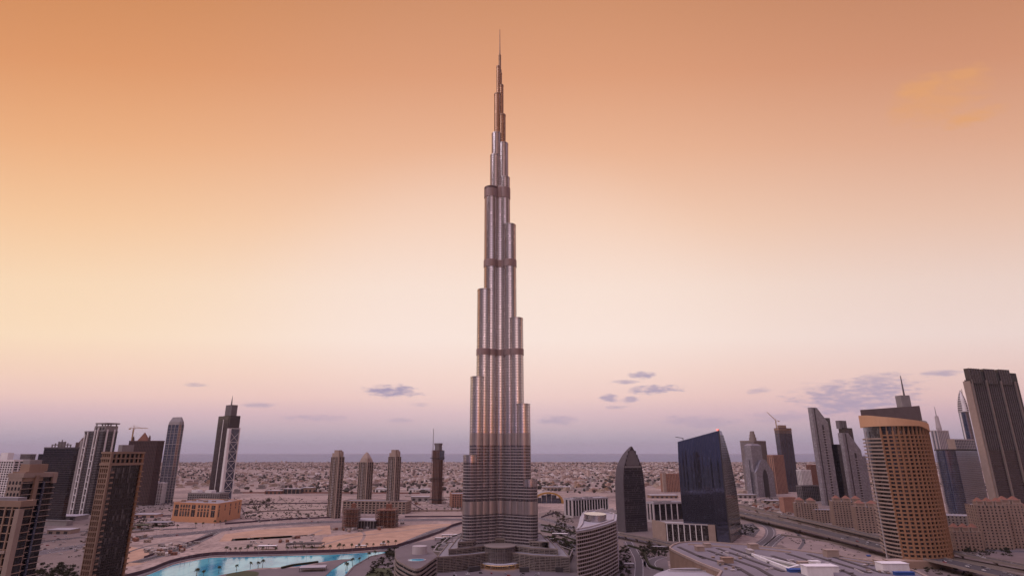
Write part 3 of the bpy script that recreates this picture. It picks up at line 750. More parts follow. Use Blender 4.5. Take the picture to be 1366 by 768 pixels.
# --- blue glass tower
Y = 1700; zt = Z_at(566, Y)
loc, rz, W, D = cb((235, 603), (217.5, 603), (241.5, 603), Y, 22)
r = thing('office_tower', 'slim blue glass tower with chamfered corners and a faceted top', 'tower', loc, rz)
ch = 4.5; oc = [(-W / 2 + ch, -D / 2), (W / 2 - ch, -D / 2), (W / 2, -D / 2 + ch), (W / 2, D / 2 - ch), (W / 2 - ch, D / 2), (-W / 2 + ch, D / 2), (-W / 2, D / 2 - ch), (-W / 2, -D / 2 + ch)]
pt('curtain_wall', 'g_blue', r, lambda mb: mb.prism(oc, 0, zt))
pt('facade_frame', 'paleband', r, lambda mb: (mb.bands(oc, 8, zt - 3, 30, 1.3, .5), mb.bands(oc, 8, zt - 3, 7.5, .5, .3), mb.piers(oc, 0, zt, 14, 1.2, .7)))
pt('crown', 'grey', r, lambda mb: mb.loft([(zt, offset(oc, .3)), (zt + 8, offset(oc, -1)), (zt + 20, offset(oc, -7)), (zt + 22, offset(oc, -8))]))
# --- white office block
Y = 1640; zt = Z_at(645, Y)
r, W, D = block('office_block', 'low white office block at the feet of the blue glass tower', 'building', cb((190, 660), (183, 660), (215, 660), Y, 74), zt, 'g_grey', 'white', 3.8, 1.4, .5, 5, 1.2, .7)
pt('roof_box', 'white', r, lambda mb: (mb.box(-W * .3, W * .3, -D * .3, D * .1, zt, zt + 5), mb.box(-W * .3, W * .1, D * .2, D * .4, zt, zt + 3)))
# --- braced tower with spire
Y = 1680; zt = Z_at(554, Y)
loc, rz, W, D = cb((302, 603), (285, 603), (316.5, 603), Y, 36)
r = thing('office_tower', 'dark slab tower with white edge fins, braced glass side and thin spire', 'tower', loc, rz)
zs = Z_at(571, Y)
pt('curtain_wall', ['g_maroon', 'dark'], r, lambda mb: (mb.box(-W / 2 + 1, W / 2 - 10.2, -D / 2, D / 2 - 2, 0, zt), None))
pt('glazed_side', 'g_blue', r, lambda mb: mb.box(W / 2 - 4.2, W / 2 - .6, -D / 2 + 4, D / 2 - 1, 0, zs))
pt('edge_fin', 'white', r, lambda mb: mb.box(W / 2 - 10, W / 2 + 1, -D / 2 - .8, -D / 2 + 6, 0, zs))
pt('edge_fin', 'white', r, lambda mb: mb.loft([(0, rect(6, D * .8, -W / 2 - 3)), (zs, rect(1.4, D * .8, -W / 2 + .2))]))
pt('edge_fin', 'white', r, lambda mb: mb.box(W / 2 - 3, W / 2 + .8, D / 2 - 2.2, D / 2 + .6, 0, zs + 3))
pt('groove', 'white', r, lambda mb: mb.box(-W * .06, -W * .02, -D / 2 - .5, -D / 2 + .2, 30, zt - 10))
def brace(mb):
    y0, y1 = -D / 2 + 6, D / 2 - 2.2; k = 0; z_ = 8
    while z_ + 26 < zs:
        mb.bar((W / 2 - .3, y0, z_), (W / 2 - .3, y1, z_), 1.1); mb.bar((W / 2 - .3, y0, z_), (W / 2 - .3, y1, z_ + 26), .8); mb.bar((W / 2 - .3, y1, z_), (W / 2 - .3, y0, z_ + 26), .8); z_ += 26
    mb.bar((W / 2 - .3, y0, zs), (W / 2 - .3, y1, zs), 1.5)
pt('cross_bracing', 'white', r, brace)
pt('upper_block', 'g_maroon', r, lambda mb: mb.box(-W * .1, W / 2 - 4.3, -D / 2 + 1, D / 2 - 1, zs + .3, zt + .6))
zu = Z_at(539, Y)
pt('crown', 'midgrey', r, lambda mb: (mb.box(-W * .2, W * .28, -D * .28, D * .28, zt, zu), mb.box(W * .02, W * .08, -D * .28 - .5, -D * .28, zt, zu)))
pt('spire', 'midgrey', r, lambda mb: mb.loft([(zu, rect(3, 3)), (zu + 12, rect(2, 2)), (Z_at(526, Y), rect(.5, .5))]))
# --- orange car park podium
pA, pB, pC = g(228.4, 695), g(288, 697.5), g(320, 690.5)
pD = (pA[0] + pC[0] - pB[0], pA[1] + pC[1] - pB[1]); poly = [pA, pB, pC, pD]; Y = pB[1]; zt = Z_at(672, Y)
cx, cy = sum(p[0] for p in poly) / 4, sum(p[1] for p in poly) / 4
r = thing('parking_building', 'orange rendered block full of tall window slots below the spired slab tower', 'building', (cx, cy, 0)); OFF = (cx, cy, 0)
mb = MB(OFF); mb.prism(poly, 0, zt, 0, 1); mb.ring(offset(poly, .3), offset(poly, -1), zt - .5, zt + 1.3, 0); mb.build('wall', ['orange', 'roofgrey'], r)
for e, cols in ((0, (.04, .16, .22, .28, .34, .42, .56, .63, .70, .77, .86)), (1, (.04, .28, .50, .72, .88))):
    p, q = poly[e], poly[e + 1]; L = hypot(q[0] - p[0], q[1] - p[1])
    for i, u in enumerate(cols):
        big = (e == 0 and i in (0, 5, 10))
        w = .085 if big else .042
        for z0_, z1_ in ((.30, .58), (.61, .72), (.77, .93)) if not big else ((.30, .66), (.70, .92)):
            if e == 1 and (z0_ < .35 and i % 2): continue
            mb = MB(OFF); mb.wallbox(p, q, u * L, (u + w) * L, -.2, .04, z0_ * zt, z1_ * zt, 0)
            mb.wallbox(p, q, (u + w / 2) * L - .25, (u + w / 2) * L + .25, 0, .16, z0_ * zt, z1_ * zt, 1); mb.build('window', ['g_brown', 'tan'], r)
mb = MB(OFF); mb.wallbox(pA, pB, 0, hypot(pB[0] - pA[0], pB[1] - pA[1]), -.1, .6, 0, zt * .25); mb.build('plinth', 'orange', r)
mb = MB(OFF)
for i in range(7):
    x_, y_ = poly[3][0] * .3 + cx * .7 + (i - 3) * 13, cy + R.uniform(-18, 18); mb.box(x_, x_ + 7, y_, y_ + 5, zt, zt + R.uniform(2, 4))
mb.build('roof_unit', 'tan', r)
Y = 1420
r, W, D = block('office_block', 'grey plinth building standing between orange block and the spired slab tower', 'building', cb((292, 665), (250, 665), (304, 665), Y, 12), Z_at(658, Y), 'g_dark', 'grey', 4, 1.6, .4, 6, 1.5, .6)
for a in (-.42, .02): pt('roof_frame', 'white', r, lambda mb: mb.ring(rect(W * .2, D * .5, a * W + W * .1, -D * .2), rect(W * .14, D * .4, a * W + W * .1, -D * .2), Z_at(658, Y), Z_at(654, Y)))

# --- three slim residential towers
def slim(label, px0, px1, pyc, pys, Y, flat):
    xc = (px0 + px1) / 2
    loc, rz, W, D = cb((px0 * .42 + px1 * .58, 603), (px0, 603), (px1, 603), Y, 40)
    zs, zc = Z_at(pys, Y), Z_at(pyc, Y)
    r = thing('residential_tower', label, 'tower', loc, rz, 'slim beige residential towers')
    poly = rect(W, D)
    pt('glazing', ['g_brown', 'roofgrey'], r, lambda mb: mb.prism(poly, 0, zs, 0, 1))
    pt('facade_frame', 'beige', r, lambda mb: (mb.bands(poly, 3, zs, 3.4, .55, .25), mb.piers(poly, 0, zs, 6.4, 1.5, .6)))
    pt('balcony_stack', 'paleband', r, lambda mb: [mb.box(-3, 3, -D / 2 - 1.6, -D / 2 - .3, k * 3.4 + 3.9, k * 3.4 + 4.8) for k in range(int(zs / 3.4) - 2)])
    pt('corner_pier', 'beige', r, lambda mb: mb.box(W / 2 - 1.5, W / 2 + 1, -D / 2 - 1, -D / 2 + 1.5, 0, zs + 2))
    if flat: pt('crown', 'beige', r, lambda mb: (mb.box(-W * .45, W * .4, -D * .42, D * .45, zs, zs + (zc - zs) * .55), mb.box(-W * .3, W * .3, -D * .3, D * .3, zs, zc), mb.box(W * .3, W * .48, -D * .1, D * .3, zs, zs + (zc - zs) * .8)))
    else: pt('crown', 'beige', r, lambda mb: (mb.loft([(zs, rect(W * .96, D * .96)), (zs + (zc - zs) * .35, rect(W * .75, D * .75)), (zs + (zc - zs) * .8, rect(W * .35, D * .35)), (zc, rect(W * .12, D * .12))]), mb.box(W * .15, W * .45, -D * .45, 0, zs, zs + (zc - zs) * .4)))
slim('slim beige tower with blocky crown, standing closest to the braced spired tower', 442.5, 460, 600, 609, 1310, True)
slim('slim tower with pointed pyramid crown between its two flat-crowned sisters', 480, 499, 603, 616, 1470, False)
slim('slim beige tower with stepped crown nearest the unfinished dark tower', 518.5, 535.5, 599.5, 609, 1420, True)
Y = 1480
r, W, D = block('podium_building', 'cream podium block with tall openings behind the two concrete skeletons', 'building', cb((541, 680), (457, 680), (548, 680), 1400, 8), Z_at(669, 1400), 'g_brown', 'beige', 5, 2.0, .5, 9, 3.2, .9)
# --- unfinished tower
Y = 1660; zt = Z_at(600, Y)
loc, rz, W, D = cb((586, 603), (576, 603), (593, 603), Y, 38)
r = thing('unfinished_tower', 'unfinished dark tower of bare floors with a thin mast, half of its top glazed', 'tower', loc, rz)
pt('core', 'maroon', r, lambda mb: mb.prism(rect(W * .8, D * .8), 0, zt))
pt('floor_slabs', 'rust', r, lambda mb: mb.bands(rect(W, D), 3, zt, 3.6, .9, .3))
pt('columns', 'midgrey', r, lambda mb: mb.piers(rect(W - .6, D - .6), 0, zt, 6, 1.4, .2))
pt('glazed_corner', 'g_blue', r, lambda mb: mb.box(W * .1, W / 2 + .6, -D / 2 + 2, D / 2 - 2, zt - 26, zt - 1.5))
pt('scaffold', 'dark', r, lambda mb: [mb.box(-W / 2 - 3, W / 2 + 2.6, -D / 2 - 2.8, D / 2, zt - 22 - k * 55, zt - 20.5 - k * 55) for k in range(4)])
pt('crown', 'midgrey', r, lambda mb: (mb.box(-W * .25, W * .3, -D * .3, D * .3, zt, zt + 10), mb.loft([(zt + 8, rect(W * .5, D * .5)), (zt + 17, rect(W * .72, D * .6)), (zt + 19, rect(W * .7, D * .58))])))
pt('mast', 'grey', r, lambda mb: mb.loft([(zt - 30, rect(1.6, 1.6, -W * .42, -D * .4)), (Z_at(571, Y), rect(1.0, 1.0, -W * .42, -D * .4))]))
# --- concrete skeletons
def skeleton(label, px0, px1, py0, pyb, fl):
    A, B = g(px0, pyb), g(px1, pyb); W = B[0] - A[0]; D = W * 1.1; Y = A[1]; zt = Z_at(py0, Y)
    r = thing('construction_frame', label, 'building site', ((A[0] + B[0]) / 2, Y + D / 2, 0), 0, 'unfinished concrete frames')
    h = zt / fl
    for k in range(fl): pt('floor_slab', 'rust' if k % 2 else 'maroon', r, lambda mb: mb.box(-W / 2 + (k % 3) * .8, W / 2 - (k % 2) * 1.5, -D / 2, D / 2, (k + 1) * h - .9, (k + 1) * h))
    pt('columns', 'taupe', r, lambda mb: [mb.box(-W / 2 + i * W / 5 - .6 + (0.7 if i == 0 else -.7 if i == 5 else 0), -W / 2 + i * W / 5 + .6 + (.7 if i == 0 else -.7 if i == 5 else 0), -D / 2 + j * D / 3 + .4, -D / 2 + j * D / 3 + 1.5, 0, zt + 2.5) for i in range(6) for j in range(3)])
    pt('scaffold', 'rust', r, lambda mb: ([mb.bar((-W / 2 + i * W / 9, -D / 2 - 1.5, 0), (-W / 2 + i * W / 9, -D / 2 - 1.5, zt + R.uniform(0, 6)), .35) for i in range(10)], [mb.bar((-W / 2, -D / 2 - 1.5, k * h + 2), (W / 2, -D / 2 - 1.5, k * h + 2), .3) for k in range(fl)]))
    pt('lift_shaft', 'rust', r, lambda mb: mb.box(-W * .1, W * .15, 0, D * .3, 0, zt + 9))
skeleton('rusty concrete frame under construction below the blocky-crowned slim tower', 456, 476, 679, 706, 9)
skeleton('rusty concrete frame under construction below the stepped-crown slim tower', 500, 527, 680, 704, 8)
A, B = g(475, 705), g(501, 704)
r = thing('low_building', 'low dark hall with white roof edge between the two rusty frames', 'building', ((A[0] + B[0]) / 2, A[1] + 20, 0)); W = B[0] - A[0]
pt('wall', 'dark', r, lambda mb: mb.box(-W / 2, W / 2, -15, 20, 0, 13)); pt('roof', 'rooflight', r, lambda mb: mb.box(-W / 2 - 1, W / 2 + 1, -17, 21, 13.01, 14.6)); pt('column', 'grey', r, lambda mb: [mb.box(-W / 2 + 2 + i * W / 6, -W / 2 + 3 + i * W / 6, -16.5, -15.2, 0, 13) for i in range(6)])
# --- small orange block beside the tower
Y = 1560
r, W, D = block('apartment_block', 'small orange block of flats just beside the silver tower', 'building', cb((603, 668), (600, 668), (625, 668), Y, 80), Z_at(659, Y), 'g_brown', 'pink', 4.6, 1.6, .5, 6, 2.2, .7)

# --- right of the tower: arched dome hall
A, B = g(712, 671), g(752, 671); W = B[0] - A[0]; Y = A[1]
r = thing('arched_hall', 'hall with a big grey vaulted roof and tan arched rim beside the silver tower', 'building', ((A[0] + B[0]) / 2, Y + 30, 0))
hz = Z_at(656, Y)
arc = [(W / 2 * cos(pi * i / 20), hz * sin(pi * i / 20) ** .8) for i in range(21)]
def vault(mb, y0, y1, k0, k1):
    n = len(arc)
    for y_ in (y0, y1):
        for kk in (k0, k1): mb.v += [(a * kk, y_, z_ * kk) for a, z_ in arc]
    for i in range(n - 1):
        mb.face((i, i + 1, 2 * n + i + 1, 2 * n + i)) if False else mb.face((n + i, n + i + 1, 3 * n + i + 1, 3 * n + i))
        mb.face((i + 1, i, 2 * n + i, 2 * n + i + 1)); mb.face((i, i + 1, n + i + 1, n + i)); mb.face((2 * n + i + 1, 2 * n + i, 3 * n + i, 3 * n + i + 1))
pt('roof', 'grey', r, lambda mb: vault(mb, -24, 40, .9, .97)); pt('arch_rim', 'yellow', r, lambda mb: vault(mb, -30, -24.2, .86, 1.0))
pt('glazed_front', 'g_blue', r, lambda mb: [mb.box(a * W, (a + .16) * W, -22, -21, 0, hz * h_) for a, h_ in ((-.4, .5), (-.23, .72), (-.06, .82), (.11, .72), (.27, .45))])
# --- offices with white columns
def columned(label, corner, lft, rgt, Y, th, pyt, cols, glz='g_dark'):
    loc, rz, W, D = cb(corner, lft, rgt, Y, th); zt = Z_at(pyt, Y)
    r = thing('office_block', label, 'building', loc, rz, 'low offices with white columns')
    pt('glazing', [glz, 'roofgrey'], r, lambda mb: mb.prism(rect(W - 3, D - 3), 0, zt - 2, 0, 1))
    pt('roof', 'rooflight', r, lambda mb: (mb.prism(rect(W, D), zt - 2.6, zt - .4), mb.ring(rect(W + .2, D + .2), rect(W - 1.4, D - 1.4), zt - 2.4, zt + 1)))
    pt('base_wall', 'paleband', r, lambda mb: mb.ring(rect(W, D), rect(W - 2.8, D - 2.8), 0, 4.5))
    for i in range(cols + 1): pt('column', 'white', r, lambda mb: mb.box(W / 2 - .9, W / 2 + .1, -D / 2 + (D - 2) * i / cols, -D / 2 + (D - 2) * i / cols + 2.0, 4.5, zt - 2.6))
    for i in range(3): pt('wall_panel', 'paleband', r, lambda mb: mb.box(-W / 2 + i * W * .42, -W / 2 + i * W * .42 + W * .2, -D / 2 - .1, -D / 2 + 1.2, 4.5, zt - 2.6))
    for i in range(6): pt('roof_unit', 'grey', r, lambda mb: mb.box(-W * .35 + (i % 3) * W * .28, -W * .35 + (i % 3) * W * .28 + 5, -D * .3 + (i // 3) * D * .3, -D * .3 + (i // 3) * D * .3 + 9, zt - .4, zt + 2.6))
    return r
columned('grey office block with slender white columns half hidden behind the curved hotel', (764, 676), (752.5, 676), (812, 676), 1310, 62, 665.5, 13)
r = columned('dark glazed block with three white frames between pointed tower and blue glass tower', (872, 680), (862, 680), (912, 680), 1230, 70, 670.5, 5)
# --- pointed ogive tower
Y = 1085
loc, rz, W, D = cb((831.5, 660), (820.5, 660), (861.5, 660), Y, 65)
zt = Z_at(595, Y)
r = thing('office_tower', 'dark tower with curved sides meeting in a split point like a blade', 'tower', loc, rz)
prof = [(0, 1.0), (.45, .99), (.60, .95), (.74, .84), (.80, .71), (.85, .58), (.90, .42), (.95, .23), (1.0, .03)]
hw = D / 2 - .6
def ogive(mb, x0, x1, sc, zt_, m=0, split=0):
    pr = [(z_ * zt_, w_ * hw * sc) for z_, w_ in smooth_line(prof, 4)]
    left_ = [(-w_, z_) for z_, w_ in pr]; right_ = [(w_, z_) for z_, w_ in pr]
    out = right_ + left_[::-1]; n = len(out); b = len(mb.v)
    mb.v += [(x1, y_, z_) for y_, z_ in out] + [(x1 - (x1 - x0) * (abs(y_) / (hw * sc)) ** .6, y_, z_) for y_, z_ in out]
    mb.face(range(b, b + n), m); mb.face(range(b + 2 * n - 1, b + n - 1, -1), m)
    for i in range(n):
        j = (i + 1) % n; mb.face((b + j, b + i, b + n + i, b + n + j), m)
pt('curtain_wall', 'g_grey', r, lambda mb: ogive(mb, -W / 2 + 1, W / 2 - .8, .97, zt * .985))
def shell(mb, s_):
    pr = [(z_ * zt, w_ * hw) for z_, w_ in smooth_line(prof, 4)]
    n = len(pr); b = len(mb.v)
    for xx in (-1, 1):
        X_ = lambda w_: W / 2 if xx > 0 else W / 2 - W * max(w_ / hw, .01) ** .6
        mb.v += [(X_(w_), s_ * w_, z_) for z_, w_ in pr] + [(X_(w_), s_ * (w_ * .96 - .4), z_) for z_, w_ in pr]
    for i in range(n - 1):
        for q in ((i, i + 1, 2 * n + i + 1, 2 * n + i), (n + i + 1, n + i, 3 * n + i, 3 * n + i + 1), (i + 1, i, n + i, n + i + 1), (2 * n + i, 2 * n + i + 1, 3 * n + i + 1, 3 * n + i)): mb.face([b + k for k in q])
pt('shell', 'slate', r, lambda mb: shell(mb, -1)); pt('shell', 'slate', r, lambda mb: shell(mb, 1))
pt('floor_lines', 'dark', r, lambda mb: [mb.box(W / 2 - .9, W / 2 - .55, -hw * .92 * k_, hw * .92 * k_, z_, z_ + .8) for z_, k_ in [(i * 4.2, 1 if i * 4.2 < zt * .6 else max(.05, .98 - ((i * 4.2 / zt - .6) / .4) ** 1.6 * .9)) for i in range(int(zt * .95 / 4.2))]])
pt('pale_band', 'grey', r, lambda mb: mb.box(W / 2 - .85, W / 2 - .4, -hw * .84, hw * .84, zt * .745, zt * .765))
pt('upper_panel', 'midgrey', r, lambda mb: mb.loft([(zt * .77, [(W / 2 - .9, -hw * .76), (W / 2 - .45, -hw * .76), (W / 2 - .45, hw * .76), (W / 2 - .9, hw * .76)]), (zt * .87, [(W / 2 - .9, -hw * .52), (W / 2 - .45, -hw * .52), (W / 2 - .45, hw * .52), (W / 2 - .9, hw * .52)]), (zt * .95, [(W / 2 - .9, -hw * .25), (W / 2 - .45, -hw * .25), (W / 2 - .45, hw * .25), (W / 2 - .9, hw * .25)])]))
pt('crown_openings', 'dark', r, lambda mb: [mb.box(W / 2 - .7, W / 2 + .12, s_ * hw * w_ * .84 - 1.0, s_ * hw * w_ * .84 + 1.0, z_ * zt, z_ * zt + 4) for z_, w_ in ((.77, .78), (.82, .68), (.87, .55), (.92, .38)) for s_ in (-1, 1)])
pt('base_block', 'g_grey', r, lambda mb: mb.box(-W / 2 - 8, -W / 2, -hw, hw, 0, 30))
# --- big blue glass block with sloping roofline
Y = 955
loc, rz, W, D = cb((966.5, 650), (909, 650), (982.5, 650), Y, 31)
zr, zl = Z_at(574, Y), Z_at(589, Y + W * sin(radians(31)))
r = thing('office_tower', 'big dark blue mirror glass block with sloping roofline and curved narrow end', 'tower', loc, rz)
roofz = lambda q: zl + (zr - zl) * (q[0] + W / 2) / W
def skin(mb, d, m=0):
    rings = []
    for k in range(13):
        u = k / 12; sh = D * (1 - .78 * max(0, (u - .25) / .75) ** 2.0)
        bul = 2.2 * sin(pi * u)
        rings.append((lambda q, u=u: roofz(q) * u, [(-W / 2 - d - bul, -D / 2 - d), (W / 2 + d, -D / 2 - d), (W / 2 + d, -D / 2 + sh + d), (-W / 2 - d - bul, -D / 2 + sh + d)]))
    mb.loft(rings, m)
pt('curtain_wall', 'g_mirror', r, lambda mb: skin(mb, 0))
pt('mullions', 'dark', r, lambda mb: [mb.bar((-W / 2 + W * (i + .5) / 26, -D / 2 - .1, 0), (-W / 2 + W * (i + .5) / 26, -D / 2 - .1, roofz((-W / 2 + W * (i + .5) / 26, 0)) + 1), .22, .25) for i in range(26)])
pt('end_wall', 'g_dark', r, lambda mb: [mb.box(W / 2 + .05, W / 2 + .5, -D / 2 + .6, -D / 2 + D * (1 - .78 * max(0, (z_ / zr - .25) / .75) ** 2) - .6, z_, z_ + 3.4) for z_ in [k * 3.9 for k in range(int(zr / 3.9) - 1)]])
pt('corner_fin', 'dark', r, lambda mb: mb.bar((W / 2 + .4, -D / 2 - .4, 0), (W / 2 + .4, -D / 2 - .4, zr + 2), 1.4))
pt('maintenance_crane', 'dark', r, lambda mb: (mb.bar((-W * .44, 0 - D * .3, zl), (-W * .44, -D * .3, zl + 7), 1), mb.bar((-W * .44, -D * .3, zl + 6.5), (-W * .58, -D * .4, zl + 8), .9)))
pt('warning_light', 'lampred', r, lambda mb: mb.box(W / 2 - 3.5, W / 2 - .5, -D / 2 + .5, -D / 2 + 3, zr + .3, zr + 2.2))
# --- long low block with pale end walls in front of it
A, B, C2 = g(871, 716), g(889, 721), g(956, 724.5)
ux, uy = C2[0] - B[0], C2[1] - B[1]; L = hypot(ux, uy); vx, vy = A[0] - B[0], A[1] - B[1]
Dp = 44; nx, ny = -uy / L * Dp, ux / L * Dp
r = thing('office_block', 'long low office with blank cream end walls and tall white ribs before the mirror block', 'building', (B[0], B[1], 0)); OFF = (B[0], B[1], 0)
zt = Z_at(695, B[1]); zc = Z_at(702.5, C2[1])
poly = [B, C2, (C2[0] + nx, C2[1] + ny), A]
zt = (zt + zc) / 2
mb = MB(OFF); mb.prism(offset(poly, -1.2), 0, zt - 1, 0, 1); mb.build('glazing', ['g_brown', 'rooflight'], r)
mb = MB(OFF); mb.wallbox(A, B, 0, hypot(vx, vy), -1.1, 0, 0, zt + 1); mb.build('end_wall', 'beige', r)
mb = MB(OFF); mb.wallbox(B, C2, L * .86, L, -1.1, .2, 0, zt + .6); mb.build('end_wall', 'beige', r)
for i in range(7):
    mb = MB(OFF); mb.wallbox(B, C2, L * (.02 + i * .117), L * (.02 + i * .117) + 1.4, -1.3, .5, 0, zt - .4); mb.build('rib', 'white', r)
mb = MB(OFF); mb.wallbox(B, C2, -.2, L * .858, -1.5, .7, zt - .39, zt + 1); mb.build('fascia', 'paleband', r)
mb = MB(OFF); mb.bands(offset(poly, -1.2), 3, zt - 2, 3.8, .5, .25); mb.build('floor_lines', 'dark', r)

# --- curved hotel with stacked balcony bands
zt = 57.0
fr = [g(*p, zt) for p in ((768.5, 708.5), (779, 706.8), (790, 704.6), (801, 701.6), (812, 698.2), (822, 694.5))]
fr = smooth_line(fr, 4)
bk = [g(*p, zt) for p in ((823, 686), (806, 681.5), (790, 681), (778, 683), (774, 690), (772, 699))]
poly = fr + bk
OFF = (sum(p[0] for p in poly) / len(poly), sum(p[1] for p in poly) / len(poly), 0)
r = thing('curved_hotel', 'curved hotel block of stacked cream balcony bands with shiny round rooftop drum', 'hotel', OFF)
mb = MB(OFF); mb.prism(offset(poly, -1.6), 0, zt - .5, 0, 1); mb.build('glazing', ['g_brown', 'roofdark'], r)
for k in range(15):
    mb = MB(OFF); z_ = 3 + k * 3.72; mb.prism(offset(poly, -.1), z_, z_ + .4); mb.ring(poly, offset(poly, -.3), z_ + .41, z_ + 1.25); mb.build('balcony', 'paleband', r)
mb = MB(OFF); mb.piers(offset(poly, -1.6), 0, zt - 1, 6.2, .35, 1.2); mb.build('party_walls', 'taupe', r)
mb = MB(OFF); mb.prism(offset(poly, .2), zt - .4, zt + .6); mb.build('roof', 'rooflight', r)
bx, by = g(794, 690, zt + 4)
mb = MB(OFF); mb.prism(circ(13, bx, by, 28, 20), zt + .6, zt + 8.5); mb.build('roof_drum', 'steel', r)
mb = MB(OFF); q = offset(poly, -3); mb.ring(q, offset(poly, -5), zt + .6, zt + 2.2); mb.build('roof_screen', 'paleband', r)
for i in range(7):
    mb = MB(OFF); x_, y_ = g(794 + i * 4, 683.5, zt); mb.box(x_, x_ + 4, y_ - 4, y_, zt + .6, zt + 4 + i % 3); mb.build('roof_unit', 'paleband', r)
# --- small curved residence with rooftop pool
zt = 30.0
poly = smooth_line([g(*p, zt) for p in ((527, 731), (528, 744), (538, 751), (548, 756), (556, 758), (564, 755), (574, 748), (584, 741))], 3) + [g(575, 733, zt), g(550, 730, zt)]
OFF = (sum(p[0] for p in poly) / len(poly), sum(p[1] for p in poly) / len(poly), 0)
r = thing('curved_residence', 'low curved residence with banded balconies and a small pool on its roof terrace', 'building', OFF)
mb = MB(OFF); mb.prism(offset(poly, -1.5), 0, zt - .5, 0, 1); mb.build('glazing', ['g_brown', 'paving'], r)
for k in range(7):
    mb = MB(OFF); z_ = 3.4 + k * 4.1; mb.prism(offset(poly, -.1), z_, z_ + .5); mb.ring(poly, offset(poly, -.35), z_ + .51, z_ + 1.9); mb.build('balcony', 'taupe', r)
mb = MB(OFF); mb.prism(offset(poly, -.5), zt - .6, zt); mb.build('roof', 'paving', r)
x_, y_ = g(556, 747, zt); mb = MB(OFF); mb.prism(circ(8, x_, y_, 24, 7), zt, zt + .5); mb.build('pool', 'water', r)
mb = MB(OFF); mb.ring(circ(9.2, x_, y_, 24, 8.2), circ(8.05, x_, y_, 24, 7.05), zt, zt + .7); mb.build('pool_rim', 'rooflight', r)
x0, y0 = g(549, 739, zt); x1, _ = g(569, 739, zt); mb = MB(OFF); mb.prism(circ((x1 - x0) / 2, (x0 + x1) / 2, y0 + 4, 20, 6), zt, zt + 8); mb.build('roof_pavilion', 'paleband', r)

# --- far right cluster
Y = 2150
r, W, D = block('hotel_block', 'broad far pinkish hotel block half behind the mirror glass block', 'hotel', cb((885, 640), (881, 640), (912, 640), Y, 80), Z_at(632, Y), 'g_brown', 'pink', 4, 1.6, .4, 6, 2.6, .6)
pt('stair_tower', 'beige', r, lambda mb: mb.box(W / 2 - 6, W / 2 + 2, -D / 2 - 2, -D / 2 + 9, 0, Z_at(632, Y) + 5))
Y = 2200; zt = Z_at(588, Y)
loc, rz, W, D = cb((1007, 603), (989, 603), (1023, 603), Y, 46)
r = thing('twin_tower', 'taupe twin-headed tower with two rounded stepped crowns', 'tower', loc, rz)
pt('wall', 'g_lav', r, lambda mb: mb.prism(rect(W, D), 0, zt)); pt('facade_frame', 'taupe', r, lambda mb: (mb.piers(rect(W, D), 0, zt, 5, 2.2, .8), mb.ring(offset(rect(W, D), 1), offset(rect(W, D), -1), zt - 3, zt + 2)))
for s_ in (-1, 1): pt('crown', 'taupe', r, lambda mb: (mb.prism(circ(W * .24, s_ * W * .25, -s_ * D * .25, 12), zt, zt + 14), mb.prism(circ(W * .19, s_ * W * .25, -s_ * D * .25, 12), zt + 14, zt + 26), mb.prism(circ(W * .14, s_ * W * .25, -s_ * D * .25, 12), zt + 26, Z_at(574.5, Y))))
Y = 1900; zt = Z_at(594, Y)
loc, rz, W, D = cb((1010, 640), (998, 640), (1033, 640), Y, 58)
r = thing('arched_tower', 'grey block with steep gabled front cut by one tall dark arch', 'tower', loc, rz)
pt('wall', 'g_lav', r, lambda mb: (mb.box(-W / 2, W * .25, -D / 2, D * .1, 0, zt), mb.box(-W / 2 - 4, -W * .1, -D / 2 - 4, D * .1, 0, Z_at(613, Y)), mb.loft([(zt, rect(W * .75, D * .6, -W * .125, -D * .2)), (zt + 6, rect(W * .5, D * .4, -W * .125, -D * .2))])))
za = Z_at(613, Y); zsh = Z_at(626, Y)
def gable(mb):
    pts = [(-D / 2, 0), (D / 2, 0), (D / 2, zsh - 8), (D * .12, za), (-D * .12, za), (-D / 2, zsh - 8)]
    n = len(pts); b = len(mb.v); mb.v += [(W / 2, y_, z_) for y_, z_ in pts] + [(-W * .1, y_, z_) for y_, z_ in pts]
    mb.face(range(b, b + n)); mb.face(range(b + 2 * n - 1, b + n - 1, -1))
    for i in range(n): mb.face((b + (i + 1) % n, b + i, b + n + i, b + n + (i + 1) % n))
pt('gable_front', 'g_lav', r, gable)
pt('arch_recess', 'dark', r, lambda mb: (mb.box(W / 2 - 1, W / 2 + .5, -D * .14, D * .14, 0, zsh - 20), mb.loft([(zsh - 20, [(W / 2 - 1, -D * .14), (W / 2 + .5, -D * .14), (W / 2 + .5, D * .14), (W / 2 - 1, D * .14)]), (zsh - 6, [(W / 2 - 1, -D * .09), (W / 2 + .5, -D * .09), (W / 2 + .5, D * .09), (W / 2 - 1, D * .09)]), (zsh, [(W / 2 - 1, -D * .02), (W / 2 + .5, -D * .02), (W / 2 + .5, D * .02), (W / 2 - 1, D * .02)])])))
Y = 2050
r, W, D = block('residential_tower', 'pinkish brown tower with pale corner strips beside the arched grey block', 'tower', cb((1034, 630), (1026, 630), (1048, 630), Y, 60), Z_at(607, Y), 'g_brown', 'pink', 3.6, 1.3, .4, 7, 3.2, .7)
Y = 2150; zt = Z_at(571, Y)
r, W, D = block('office_tower', 'dark blue unfinished glass tower with raw tan crown under a crane', 'tower', cb((1043, 603), (1037, 603), (1059.5, 603), Y, 66), zt, 'g_blue', 'maroon', 3.8, .7, .3, 16, .8, .5)
pt('raw_crown', 'tan', r, lambda mb: (mb.bands(rect(W, D), zt - 16, zt, 4, 1.4, 1.5), mb.box(-W * .3, W * .3, -D * .3, D * .2, zt, zt + 12), mb.ring(rect(W * 1.05, D * 1.05), rect(W * .9, D * .9), zt - 6, zt)))
